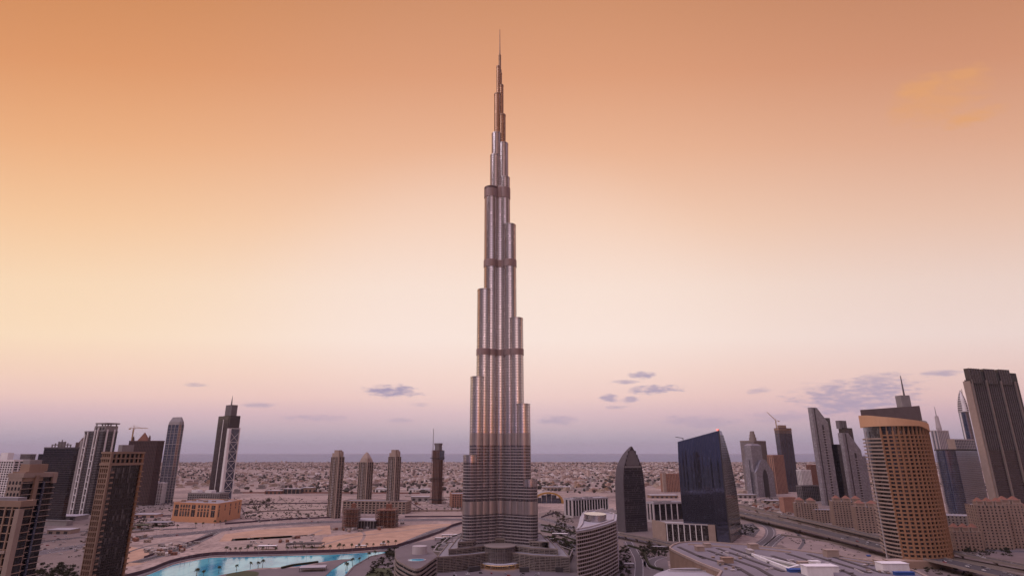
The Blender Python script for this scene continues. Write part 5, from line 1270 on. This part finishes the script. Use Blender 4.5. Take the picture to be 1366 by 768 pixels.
grove([(858, 748), (852, 730), (870, 727), (890, 735), (888, 741), (868, 743)], 40, 'dark tree on the mound above the small loop road', 'trees above the loop road', (0, 1, 2))
grove([(986, 712), (985, 702), (1004, 699), (1012, 706), (1004, 716)], 20, 'tree in the small car park beside the mirror glass block', 'trees in the car park', (0, 1))
grove([(300, 690), (330, 684), (430, 684), (436, 691), (360, 695)], 44, 'scrubby tree on the verge of the boulevard', 'trees along the boulevard verge', (2, 3), (.5, 1.0))
grove([(165, 702), (180, 694), (230, 695), (232, 702), (180, 708)], 26, 'scrubby tree before the orange window-slot block', 'trees by the orange block', (2, 3, 0), (.6, 1.1))
grove([(328, 672), (340, 668), (366, 668), (368, 679), (332, 682)], 30, 'dark desert tree on the empty plots', 'trees on the empty plots', (2, 3), (.9, 1.6))
grove([(40, 765), (60, 752), (105, 755), (104, 775), (50, 780)], 46, 'dark tree in the thicket beside the near brown tower', 'trees by the near tower', (0, 1), (.9, 1.4))
grove([(1285, 737), (1290, 731), (1350, 735), (1352, 742), (1300, 741)], 24, 'dark tree under the castle-like flats', 'trees under the castle flats', (0, 1))
grove([(1262, 702), (1262, 716), (1276, 724), (1282, 706)], 20, 'dark tree between brown row of flats and the brown curved hotel', 'trees by the brown row', (0, 1), (1, 1.5))
grove([(1180, 760), (1285, 756), (1330, 764), (1290, 772)], 14, 'tree by the foot of the brown curved hotel', 'trees by the brown hotel', (0, 1), (.6, 1))
grove([(990, 672), (1000, 664), (1045, 664), (1035, 674)], 26, 'dark tree below the arched grey block', 'trees below the arched block', (0, 2), (.9, 1.5))
inpoly([(300, 690), (310, 664), (440, 664), (445, 688)], 240, lambda x_, y_: leafball(SHRUB, (x_, y_, .7), R.uniform(1.5, 4.5), 1.2, 22, .8, R))
inpoly([(150, 715), (170, 672), (232, 668), (240, 700)], 160, lambda x_, y_: leafball(SHRUB, (x_, y_, .7), R.uniform(1.5, 4), 1.2, 22, .8, R))
inpoly([(90, 745), (120, 690), (170, 700), (160, 735)], 90, lambda x_, y_: leafball(SHRUB, (x_, y_, .7), R.uniform(1.5, 4), 1.2, 22, .7, R))
inpoly([(1030, 722), (1050, 710), (1160, 738), (1140, 744)], 60, lambda x_, y_: leafball(SHRUB, (x_, y_, .5), R.uniform(.8, 2), .8, 16, .5, R))
inpoly([(545, 680), (560, 662), (618, 664), (618, 680)], 60, lambda x_, y_: leafball(SHRUB, (x_, y_, .5), R.uniform(1, 3), 1, 16, .7, R))
o = SHRUB.build('shrubbery', 'leaf'); tag(o, 'low dark shrubs filling the gardens and verges', 'shrubs', None, 'stuff')
def palmrow(pxs, n, label, group):
    pts = smooth_line([g(*p) for p in pxs], 10); L = len(pts)
    for i in range(n):
        x_, y_ = pts[min(L - 1, int(i * (L - 1) / max(1, n - 1)))]
        put(palms[i % 2], x_ + R.uniform(-1.5, 1.5), y_ + R.uniform(-2, 2), .1, label, 'palm', group, R.uniform(.85, 1.15))
palmrow(((302, 737.5), (340, 736.5), (400, 735.5), (452, 734)), 15, 'palm on the far lake bank before the pale dirt lot', 'palms on the far bank')
palmrow(((452, 733), (490, 731), (527, 727)), 9, 'palm on the far lake bank before the tan dirt lot', 'palms by the tan lot')
palmrow(((262, 770), (290, 764.5), (335, 757.5), (350, 757)), 7, 'big palm on the near lake promenade', 'palms on the near promenade')
palmrow(((460, 760), (475, 752), (500, 742)), 6, 'palm on the bank beside the lakeside garden', 'palms by the garden bank')
palmrow(((176, 710), (260, 703), (300, 699)), 9, 'palm along the road before the orange block', 'palms along the road')
palmrow(((724, 722), (745, 724), (762, 730)), 7, 'palm in the podium garden beside the curved hotel', 'palms in the podium garden')
palmrow(((553, 682), (590, 682), (616, 682)), 8, 'small palm along the walled sandy plot beside the silver tower', 'palms by the walled plot')

# hoardings, low walls, canopies
def canopy(label, px, py, W, D, h, mat):
    x_, y_ = g(px, py); r = thing('open_shelter', label, 'shelter', (x_, y_, 0), R.uniform(-.2, .2), 'open site shelters')
    pt('roof', mat, r, lambda mb: mb.box(-W / 2, W / 2, 0, D, h, h + .5))
    for a in (-W / 2 + .5, 0, W / 2 - .5):
        for b_ in (.3, D - .8): pt('post', 'dark', r, lambda mb: mb.box(a - .25, a + .25, b_, b_ + .5, 0, h))
    pt('beam', 'dark', r, lambda mb: mb.box(-W / 2, W / 2, -.3, -.02, h - .6, h + .2))
def wall_run(name, label, cat, pxs, h, w, mat, group=None):
    pts = smooth_line([g(*p) for p in pxs], 5); c = pts[len(pts) // 2]
    r = MB((c[0], c[1], 0)); strip(r, pts, -w / 2, w / 2, 0, h); o = r.build(name, mat); o.location = (c[0], c[1], 0); return tag(o, label, cat, group)
wall_run('hoarding', 'long dark plum hoarding along the far lake bank', 'fence', ((150, 775), (196, 763), (232, 749.5), (280, 740.5), (340, 739), (440, 736.5), (475, 734.5), (530, 730)), 4.2, .6, 'hoarding')
wall_run('hoarding', 'dark plum hoarding curving up from lake end to the silver tower', 'fence', ((530, 729), (560, 720), (590, 709), (603, 702), (617, 698)), 4.2, .6, 'hoarding')
wall_run('boundary_wall', 'pale wall along the sandy plot beside the silver tower', 'wall', ((540, 682), (617, 681.5)), 4, .6, 'beige')
wall_run('boundary_wall', 'dark low wall between sandy plot and boulevard', 'wall', ((540, 689.5), (617, 689)), 3, .6, 'hoarding')
wall_run('boundary_wall', 'dark low wall behind the boulevard under the empty plots', 'wall', ((300, 699), (380, 693), (440, 690.5)), 3, .8, 'hoarding')
wall_run('boundary_wall', 'low tan wall along the far desert road', 'wall', ((300, 657.5), (440, 657.5), (560, 658)), 4, 1, 'rust')
for i, pxs in enumerate((((302, 674), (360, 672), (438, 671)), ((326, 684), (380, 681), (440, 680)), ((312, 664), (318, 672), (326, 684)), ((372, 662), (384, 672), (396, 682)), ((160, 700), (190, 690), (228, 688)), ((110, 724), (150, 713), (205, 708)),
                        ((545, 668), (560, 678), (570, 682)), ((540, 662), (580, 663), (616, 664)), ((192, 744), (240, 728), (284, 714)), ((1042, 714), (1100, 722), (1160, 736)), ((722, 690), (742, 684), (752, 688)), ((985, 676), (1020, 684), (1060, 692)))):
    wall_run('plot_wall', 'low wall marking out an empty sandy plot', 'wall', pxs, 2.6, .5, 'taupe' if i % 2 else 'hoarding', 'low plot walls')
wall_run('hedge', 'long dark hedge on the road side below the white columned office', 'hedge', ((722, 700), (745, 704), (772, 713)), 2, 3, 'leaf')
wall_run('hedge', 'dark hedge between the two curving roads beside the podium', 'hedge', ((722, 708), (742, 712), (768, 721)), 2, 3, 'leaf')
wall_run('hedge', 'hedge lining the car park beside the silver tower', 'hedge', ((722, 716), (745, 719), (766, 726)), 2, 2.5, 'leaf')
wall_run('hedge', 'oval hedge of the small round garden beside the podium', 'hedge', ((738, 729), (752, 726.5), (764, 730), (752, 733.5), (738, 730)), 1.8, 2.5, 'leaf')
canopy('long white canopy by the car park beside the silver tower', 747, 715, 26, 7, 4, 'white'); canopy('short white canopy in the podium garden', 733, 722, 16, 6, 4, 'white')
canopy('slanted white canopy in the terrace garden on the lake side', 600, 716.5, 26, 6, 4, 'white'); canopy('second white canopy in the terrace garden on the lake side', 588, 721, 20, 6, 4, 'white')
canopy('grey flat shelter at the loop road', 880, 733, 24, 9, 4, 'rooflight'); canopy('grey flat shelter beside the garden road', 840, 757, 12, 9, 4, 'rooflight')
def terrace(label, pxs, h, grp='garden terraces round the silver tower'):
    pts = [g(*p) for p in pxs]
    if sum(pts[i - 1][0] * pts[i][1] - pts[i][0] * pts[i - 1][1] for i in range(len(pts))) < 0: pts.reverse()
    c = (sum(p[0] for p in pts) / len(pts), sum(p[1] for p in pts) / len(pts), 0)
    r = thing('garden_terrace', label, 'terrace', c, 0, grp)
    mb = MB(c); mb.prism(pts, 0, h, 0, 1); mb.bands(pts, .8, h - .4, 1.6, .5, .25, 0); mb.build('wall', ['taupe', 'paving'], r)
    mb = MB(c); mb.ring(offset(pts, .4), offset(pts, -.5), h - .3, h + 1); mb.build('parapet', 'paleband', r)
    mb = MB(c); q = offset(pts, -2.2); mb.ring(q, offset(pts, -4.2), h + .01, h + 1.1); mb.build('planter', 'leaf', r)
    for k in range(7):
        i = R.randrange(len(pts)); t_ = R.uniform(.25, .75); x_, y_ = pts[i][0] * t_ + c[0] * (1 - t_), pts[i][1] * t_ + c[1] * (1 - t_)
        mb = MB(c); mb.box(x_, x_ + R.uniform(2, 6), y_, y_ + R.uniform(2, 5), h + .01, h + R.uniform(1, 3)); mb.build('roof_unit', R.choice(('paleband', 'grey', 'rooflight')), r)
terrace('stepped garden terrace between curved residence and silver tower', ((578, 742), (584, 733), (600, 729), (612, 734), (610, 746)), 7)
terrace('upper garden terrace behind the curved residence, nearest the silver tower', ((588, 731), (598, 722), (616, 716), (617, 726), (604, 731)), 6)
terrace('garden terrace on the far side of the silver tower, facing the curved hotel', ((724, 741), (724, 733), (745, 733), (764, 740), (760, 750)), 6)
wall_run('hedge', 'dark curved hedge on the lakeside promenade', 'hedge', ((376, 758), (390, 754.5), (405, 752.5), (424, 750)), 2.2, 3, 'leaf')
wall_run('hedge', 'dark hedge curling round the garden road', 'hedge', ((838, 728), (856, 734), (862, 746), (868, 756), (884, 761)), 2.5, 3, 'leaf')
canopy('white roofed open shelter on the pale lot beside the lake', 355, 733, 26, 10, 5, 'white')
canopy('dark roofed open shelter on the pale lot before the dirt strip', 391, 730, 22, 14, 5, 'rib'); canopy('wide brown open shelter nearest the tan dirt lot', 415, 731, 30, 16, 6, 'rib')
canopy('white tent on the tan lot by the lake', 481, 731, 16, 6, 3.5, 'white'); canopy('white roofed pavilion on the lakeside promenade', 416, 762, 30, 16, 4, 'rooflight')
canopy('small white tent at the lake end', 510, 727.5, 8, 5, 3, 'white')
canopy('flat grey shed roof beside the scrubby trees', 207, 702, 44, 26, 7, 'roofgrey'); canopy('green-grey shed roof near the brown tower', 186, 705, 26, 20, 6, 'grass')

# ------------------------------------------------------------------ villas, cabins, cars, lamps
def villa(kind, mat):
    rnd = random.Random(kind); W, D, h = [(15, 13, 7.5), (18, 12, 7), (12, 12, 8.5), (22, 14, 6.5), (14, 16, 9), (26, 12, 5)][kind % 6]
    mb = MB(); mb.box(-W / 2, W / 2, -D / 2, D / 2, 0, h, 0); mb.ring(rect(W + .5, D + .5), rect(W - .6, D - .6), h - .3, h + .8, 0); mb.box(-W * .1, W * .3, -D * .1, D * .35, h, h + 2.8, 0)
    for i in range(4):
        for k in range(2): mb.box(-W / 2 + W * (.1 + .22 * i), -W / 2 + W * (.2 + .22 * i), -D / 2 - .05, -D / 2 + .1, .9 + k * h * .48, 2.6 + k * h * .48, 1)
    mb.box(W / 2, W / 2 + 5, -D / 2 + 1, D / 2 - 2, 0, h * .5, 0); mb.ring(rect(W + 14, D + 12), rect(W + 13.2, D + 11.2), 0, 2.2, 0)
    o = mb.build('villa', [mat, 'g_brown']); tag(o, None, 'house'); o.location = (0, -800, 0); return o
vps = [villa(k, mt) for k, mt in enumerate(('villa_white', 'villa_beige', 'villa_tan', 'villa_pink', 'villa_grey', 'villa_white', 'villa_beige', 'villa_white'))]
vnames = ('white flat-roofed villa in the suburb towards the sea', 'beige flat-roofed villa in the suburb towards the sea', 'tan flat-roofed villa in the suburb towards the sea', 'pinkish flat-roofed villa in the suburb towards the sea', 'grey flat-roofed villa in the suburb towards the sea', 'long white shed in the suburb towards the sea', 'squat beige villa in the suburb towards the sea', 'wide white villa in the suburb towards the sea')
usedv = set()
def put_villa(k, x, y, sc):
    o = vps[k] if k not in usedv else vps[k].copy()
    if k in usedv: COL.objects.link(o)
    usedv.add(k); o.location = (x, y, 0); o.rotation_euler = (0, 0, radians(R.choice((0, 90, 180, 270)) + 28 + R.uniform(-6, 6))); o.scale = (sc, sc, sc * R.uniform(.85, 1.15)); tag(o, vnames[k], 'house', 'suburb villas: ' + vnames[k].split(' in ')[0])
occupied = []
nv = 0
while nv < 290:
    px, py = R.uniform(190, 1010), 645 + 15 * R.random() ** 1.6 - 10 * R.random()
    x_, y_ = g(px, py)
    if px > 840 and px < 990 and y_ < 2350: continue
    if y_ < 2030: continue
    if any((x_ - a) ** 2 + (y_ - b_) ** 2 < 24 ** 2 for a, b_ in occupied): continue
    occupied.append((x_, y_)); put_villa(R.randrange(8), x_, y_, R.uniform(.8, 1.35)); nv += 1
# the rest of the low city reads as one mass
def mass():
    mb = MB(); rnd = random.Random(77); n = 0; taken = set(); tries = 0
    while n < 21000 and tries < 400000:
        tries += 1
        Y = 2450 + 5950 * rnd.random() ** .8; X = rnd.uniform(-.98, 1.0) * Y
        gu, gv = round((X * cos(.5) + Y * sin(.5)) / 25), round((Y * cos(.5) - X * sin(.5)) / 23)
        if gu % 7 == 0 or gv % 3 == 0 or (gu, gv) in taken: continue
        X, Y = gu * 25 * cos(.5) - gv * 23 * sin(.5) + rnd.uniform(-3, 3), gu * 25 * sin(.5) + gv * 23 * cos(.5) + rnd.uniform(-3, 3)
        k = sin(X / 330.) * sin(Y / 260.) + .6 * sin(X / 900. + 1) * cos(Y / 700.)
        if rnd.random() > .62 + .5 * k: continue
        taken.add((gu, gv))
        W, D, h = rnd.uniform(8, 20), rnd.uniform(8, 18), rnd.choice((4.5, 6.5, 7.5, 8, 9))
        if rnd.random() < .03: W *= 2.5; D *= 1.6; h *= 1.4
        if rnd.random() < .004: h = rnd.uniform(18, 34)
        a = .5 + rnd.choice((0, pi / 2)); c, s_ = cos(a), sin(a)
        q = [(X + c * u * W / 2 - s_ * v_ * D / 2, Y + s_ * u * W / 2 + c * v_ * D / 2) for u, v_ in ((-1, -1), (1, -1), (1, 1), (-1, 1))]
        b = len(mb.v); mb.v += [(x_, y_, 0) for x_, y_ in q] + [(x_, y_, h) for x_, y_ in q]
        for i in range(4): mb.face((b + i, b + (i + 1) % 4, b + 4 + (i + 1) % 4, b + 4 + i))
        mb.face((b + 4, b + 5, b + 6, b + 7)); n += 1
    o = mb.build('suburb_houses', 'stuccos'); tag(o, 'mass of low pale houses stretching to the coast', 'suburb', None, 'stuff')
mass()
def treemass():
    mb = MB(); rnd = random.Random(78); n = 0
    while n < 9500:
        Y = 2050 + 6350 * rnd.random() ** .85; X = rnd.uniform(-.98, 1.0) * Y
        k = sin(X / 410. + 2) * sin(Y / 330. + 1) + .7 * sin(X / 150.) * sin(Y / 170.)
        if rnd.random() > .30 + .6 * k: continue
        s_ = rnd.uniform(3, 8); h = s_ * rnd.uniform(1.1, 1.8); b = len(mb.v)
        if rnd.random() < .15: s_ *= 1.8
        m_ = 6
        for z_, k_ in ((.4, .55), (h * .55, 1.0), (h * .9, .6)):
            mb.v += [(X + s_ * k_ * rnd.uniform(.7, 1.25) * cos(i * 2 * pi / m_), Y + s_ * k_ * rnd.uniform(.7, 1.25) * sin(i * 2 * pi / m_), z_ * rnd.uniform(.85, 1.15)) for i in range(m_)]
        mb.v.append((X, Y, h * 1.1))
        for r_ in range(2):
            for i in range(m_): mb.face((b + r_ * m_ + i, b + r_ * m_ + (i + 1) % m_, b + (r_ + 1) * m_ + (i + 1) % m_, b + (r_ + 1) * m_ + i))
        for i in range(m_): mb.face((b + 2 * m_ + i, b + 2 * m_ + (i + 1) % m_, b + 3 * m_))
        n += 1
    o = mb.build('suburb_trees', 'scatterleaf'); tag(o, 'dark trees scattered through the low suburb towards the coast', 'trees', None, 'stuff')
treemass()
# a few larger low buildings of the middle distance
def lowhall(label, px0, px1, py, pyt, mat, D=30, cols=0):
    A, B = g(px0, py), g(px1, py); W = B[0] - A[0]; zt = Z_at(pyt, A[1])
    r = thing('low_hall', label, 'building', ((A[0] + B[0]) / 2, A[1] + D / 2, 0))
    pt('wall', mat, r, lambda mb: mb.box(-W / 2, W / 2, -D / 2, D / 2, 0, zt - .8)); pt('roof', 'rooflight', r, lambda mb: mb.box(-W / 2 - .8, W / 2 + .8, -D / 2 - .8, D / 2 + .8, zt - .79, zt))
    n = max(3, int(W / 14))
    for i in range(n): pt('door', 'dark', r, lambda mb: mb.box(-W / 2 + W * (i + .25) / n, -W / 2 + W * (i + .75) / n, -D / 2 - .1, -D / 2 + .2, 0, zt * .62))
    for i in range(n + 1 if cols else 0): pt('column', 'tan', r, lambda mb: mb.box(-W / 2 + W * i / n, -W / 2 + W * i / n + 2, -D / 2 - 5, -D / 2 - 3, 0, zt - .8))
lowhall('long brick-red hall beside the far desert road', 353, 375, 658.5, 654, 'rust', 30); lowhall('dark hall with tan pillars beside the brick-red one', 378, 400, 658, 651.5, 'dark', 30, 1); lowhall('plain tan hall beside the pillared one', 401, 416, 657, 650, 'tan', 40)
lowhall('long white warehouse behind the pyramid-crowned slim tower', 545, 572, 656, 652, 'white', 40); lowhall('white warehouse between slim towers', 500, 517, 656, 651.5, 'white', 40); lowhall('blue-doored white shed beside the unfinished tower', 548, 572, 668, 662, 'villa_grey', 25)
lowhall('cream hall left of the vaulted roof, seen past the silver tower', 724, 760, 654, 649, 'beige', 40); lowhall('long low tan sheds beyond the glazed block', 868, 905, 664, 660, 'tan', 40); lowhall('grey sheds under the twin-headed tower', 985, 1010, 664, 659, 'villa_grey', 30); lowhall('pale roofed hall below the arched grey block', 1022, 1045, 671, 667, 'beige', 30)
lowhall('wide grey warehouse under the pale pilastered tower', 60, 100, 694, 688, 'grey', 40); lowhall('low beige hall beside the boulevard near the dark thicket', 62, 92, 712, 706, 'beige', 26)
lowhall('pink-walled compound before the white office block', 176, 208, 690, 685.5, 'villa_pink', 26)

def cabin():
    mb = MB(); mb.box(-3.2, 3.2, -1.4, 1.4, .25, 2.8, 0); mb.box(-3.3, 3.3, -1.5, 1.5, 2.81, 3.0, 0)
    for i in range(2): mb.box(-2.4 + i * 3, -1.2 + i * 3, -1.45, -1.3, 1.1, 2.1, 1)
    mb.box(-3, -2.4, -1.2, 1.2, 0, .249, 1); mb.box(2.4, 3, -1.2, 1.2, 0, .249, 1); return mb
cabs = []
for mt, nm in (('villa_white', 'white'), ('villa_grey', 'grey'), ('rust', 'rusty'), ('beige', 'beige')):
    o = cabin().build('site_cabin', [mt, 'dark']); tag(o, None, 'cabin'); cabs.append((o, nm))
cu = set()
def put_cabin(x_, y_, where, sc=1.3):
    i = R.randrange(4); o, nm = cabs[i]
    if i in cu: o = o.copy(); COL.objects.link(o)
    cu.add(i); o.location = (x_, y_, 0); o.rotation_euler = (0, 0, R.choice((.2, 1.7, .5, 2.1))); o.scale = (sc, sc, sc); tag(o, f'{nm} site cabin or container {where}', 'cabin', f'{nm} cabins {where}')
inpoly([(190, 735), (225, 724), (265, 722), (258, 732), (215, 746)], 30, lambda x_, y_: put_cabin(x_, y_, 'on the cluttered lot beside the lake'))
inpoly([(100, 742), (130, 700), (200, 692), (232, 690), (200, 725)], 26, lambda x_, y_: put_cabin(x_, y_, 'on the ground below the white office block', 1.5))
inpoly([(440, 705), (476, 705), (530, 700), (540, 698), (520, 706), (455, 712)], 22, lambda x_, y_: put_cabin(x_, y_, 'below the rusty frames'))
inpoly([(545, 664), (600, 664), (600, 672), (550, 676)], 26, lambda x_, y_: put_cabin(x_, y_, 'around the unfinished tower', 1.6))
inpoly([(320, 722), (420, 716), (414, 732), (330, 734)], 12, lambda x_, y_: put_cabin(x_, y_, 'on the pale lot'))
inpoly([(985, 668), (1050, 672), (1058, 688), (1010, 682)], 46, lambda x_, y_: put_cabin(x_, y_, 'below the grey arched block', 1.8))

def car(mt):
    mb = MB()
    body = [(-2.2, .35), (2.2, .35), (2.25, .8), (1.3, .95), (.6, 1.5), (-1.2, 1.5), (-1.9, .95), (-2.25, .85)]
    n = len(body); mb.v += [(x_, -.85, z_) for x_, z_ in body] + [(x_, .85, z_) for x_, z_ in body]
    mb.face(range(n)); mb.face(range(2 * n - 1, n - 1, -1))
    for i in range(n): mb.face((i, n + i, n + (i + 1) % n, (i + 1) % n), 1 if i in (3, 5) else 0)
    mb.box(-1.0, .5, -.87, .87, .98, 1.4, 1)
    for a in (-1.35, 1.35):
        for b_ in (-.8, .8):
            k = len(mb.v); mb.v += [(a + .34 * cos(i * pi / 4), b_ - .1, .34 + .34 * sin(i * pi / 4)) for i in range(8)] + [(a + .34 * cos(i * pi / 4), b_ + .1, .34 + .34 * sin(i * pi / 4)) for i in range(8)]
            mb.face(range(k, k + 8), 2); mb.face(range(k + 15, k + 7, -1), 2)
            for i in range(8): mb.face((k + (i + 1) % 8, k + i, k + 8 + i, k + 8 + (i + 1) % 8), 2)
    o = mb.build('car', [mt, 'g_dark', 'dark']); return tag(o, None, 'car')
cars = [(car('carwhite'), 'white'), (car('cardark'), 'dark'), (car('carsilver'), 'silver'), (car('carred'), 'red')]; cc_ = set()
def put_car(x_, y_, z_, a, where):
    i = R.choice((0, 0, 0, 1, 1, 2, 2, 3)); o, nm = cars[i]
    if i in cc_: o = o.copy(); COL.objects.link(o)
    cc_.add(i); o.location = (x_, y_, z_); o.rotation_euler = (0, 0, a); tag(o, f'{nm} car {where}', 'car', f'{nm} cars {where}')
names_r = {0: ('on the boulevard', 34), 14: ('on the broad elevated motorway deck', 46), 15: ('on the narrow elevated deck', 14), 17: ('on the elevated road with white rail', 8)}
for i, (pts, w, z_) in enumerate(ROADS):
    nm = names_r.get(i)
    if not nm: continue
    for _ in range(nm[1]):
        k = R.randrange(len(pts) - 1); t_ = R.random(); (xa, ya), (xb, yb) = pts[k][:2], pts[k + 1][:2]; a = atan2(yb - ya, xb - xa); s_ = R.choice((-1, 1)) * w * R.choice((.15, .28, .4)) * .92
        put_car(xa + (xb - xa) * t_ - sin(a) * s_, ya + (yb - ya) * t_ + cos(a) * s_, z_ + .02, a, nm[0])
inpoly([(722, 734), (721, 714), (768, 724), (766, 737)], 36, lambda x_, y_: put_car(x_, y_, .07, R.choice((.4, 2.0)), 'parked beside the silver tower podium'))
inpoly([(987, 711), (986, 702), (1004, 699), (1012, 706), (1004, 714)], 22, lambda x_, y_: put_car(x_, y_, .07, R.choice((.4, 2.0)), 'parked beside the mirror glass block'))
inpoly([(300, 731), (310, 719), (420, 713), (416, 733)], 26, lambda x_, y_: put_car(x_, y_, .04, R.choice((.1, 1.7, .6)), 'on the pale lot behind the lake'))
inpoly([(0, 738), (60, 716), (130, 712), (100, 740)], 30, lambda x_, y_: put_car(x_, y_, .05, R.choice((.1, 1.7, .6)), 'on the ground behind the left apartment towers'))
inpoly([(990, 686), (1000, 674), (1050, 684), (1060, 694)], 34, lambda x_, y_: put_car(x_, y_, .05, R.choice((.1, 1.7, .6)), 'on the busy yard beyond the motorway'))
inpoly([(330, 694), (430, 687), (434, 690), (340, 697)], 30, lambda x_, y_: put_car(x_, y_, .02, R.choice((.1, 1.7)), 'parked along the boulevard verge'))
inpoly([(588, 768), (600, 765), (640, 764), (735, 765), (745, 770)], 14, lambda x_, y_: put_car(x_, y_, .07, R.choice((.1, 1.7, .6)), 'at the silver tower entrance'))
inpoly([(195, 733), (225, 723), (265, 720), (258, 733), (215, 747)], 18, lambda x_, y_: put_car(x_, y_, .04, R.choice((.1, 1.7, .6)), 'on the cluttered lot beside the lake'))

def lamp():
    r = thing('street_lamp', None, 'lamp post', (0, -400, 0))
    pt('pole', 'grey', r, lambda mb: mb.cone((0, 0), .16, .09, 0, 10)); pt('arm', 'grey', r, lambda mb: mb.bar((0, 0, 9.9), (1.8, 0, 10.3), .12)); pt('lamp_head', 'paleband', r, lambda mb: mb.box(1.5, 2.5, -.2, .2, 10.2, 10.4)); return r
lp = lamp(); lu = []
def lamps(pxs, n, label, group):
    pts = smooth_line([g(*p) for p in pxs], 12)
    for i in range(n):
        x_, y_ = pts[int(i * (len(pts) - 1) / (n - 1))]; o = lp if not lu else copy_tree(lp); lu.append(1); o.location = (x_, y_, .1); o.rotation_euler = (0, 0, R.choice((.3, 3.4))); tag(o, label, 'lamp post', group)
lamps(((240, 755), (300, 748), (440, 742), (505, 738)), 16, 'slim lamp post rising at the edge of the turquoise lake', 'lamp posts by the lake')
lamps(((180, 716), (285, 706), (390, 696), (530, 691.5), (615, 690.5)), 22, 'street lamp beside the boulevard', 'boulevard street lamps')
lamps(((722, 695), (770, 706), (830, 715), (900, 726)), 10, 'street lamp beside the curving road right of the podium', 'ring road street lamps')
for (px, py, lab) in ((1340, 728, 'glowing orange lamp at the castle flats entrance'), (1001, 649, 'bright white site lamp by the twin-headed tower')):
    Y = -H / tz(py + (6 if py < 700 else 3)); x_ = X_at(px, py, Y)
    r = thing('flood_lamp', lab, 'lamp', (x_, Y, 0)); h_ = Z_at(py, Y)
    pt('pole', 'dark', r, lambda mb: mb.cone((0, 0), .2, .15, 0, h_)); pt('lamp_head', 'lampwarm' if py > 700 else 'lampwhite', r, lambda mb: mb.prism(circ(1.1, 0, 0, 8), h_, h_ + 1.6))

# ------------------------------------------------------------------ evening haze
m = bpy.data.materials.new('haze'); m.use_nodes = True; t = m.node_tree; t.nodes.clear()
pv = t.nodes.new('ShaderNodeVolumePrincipled'); out = t.nodes.new('ShaderNodeOutputMaterial'); t.links.new(pv.outputs[0], out.inputs['Volume'])
pv.inputs['Color'].default_value = (0.88, 0.86, 0.98, 1); pv.inputs['Density'].default_value = 1.3e-5; pv.inputs['Anisotropy'].default_value = 0.0
MATS['haze'] = m
mb = MB(); mb.box(-61000, 61000, -3500, 61000, -1, 850); o = mb.build('haze', 'haze'); tag(o, None, None, None, 'stuff')
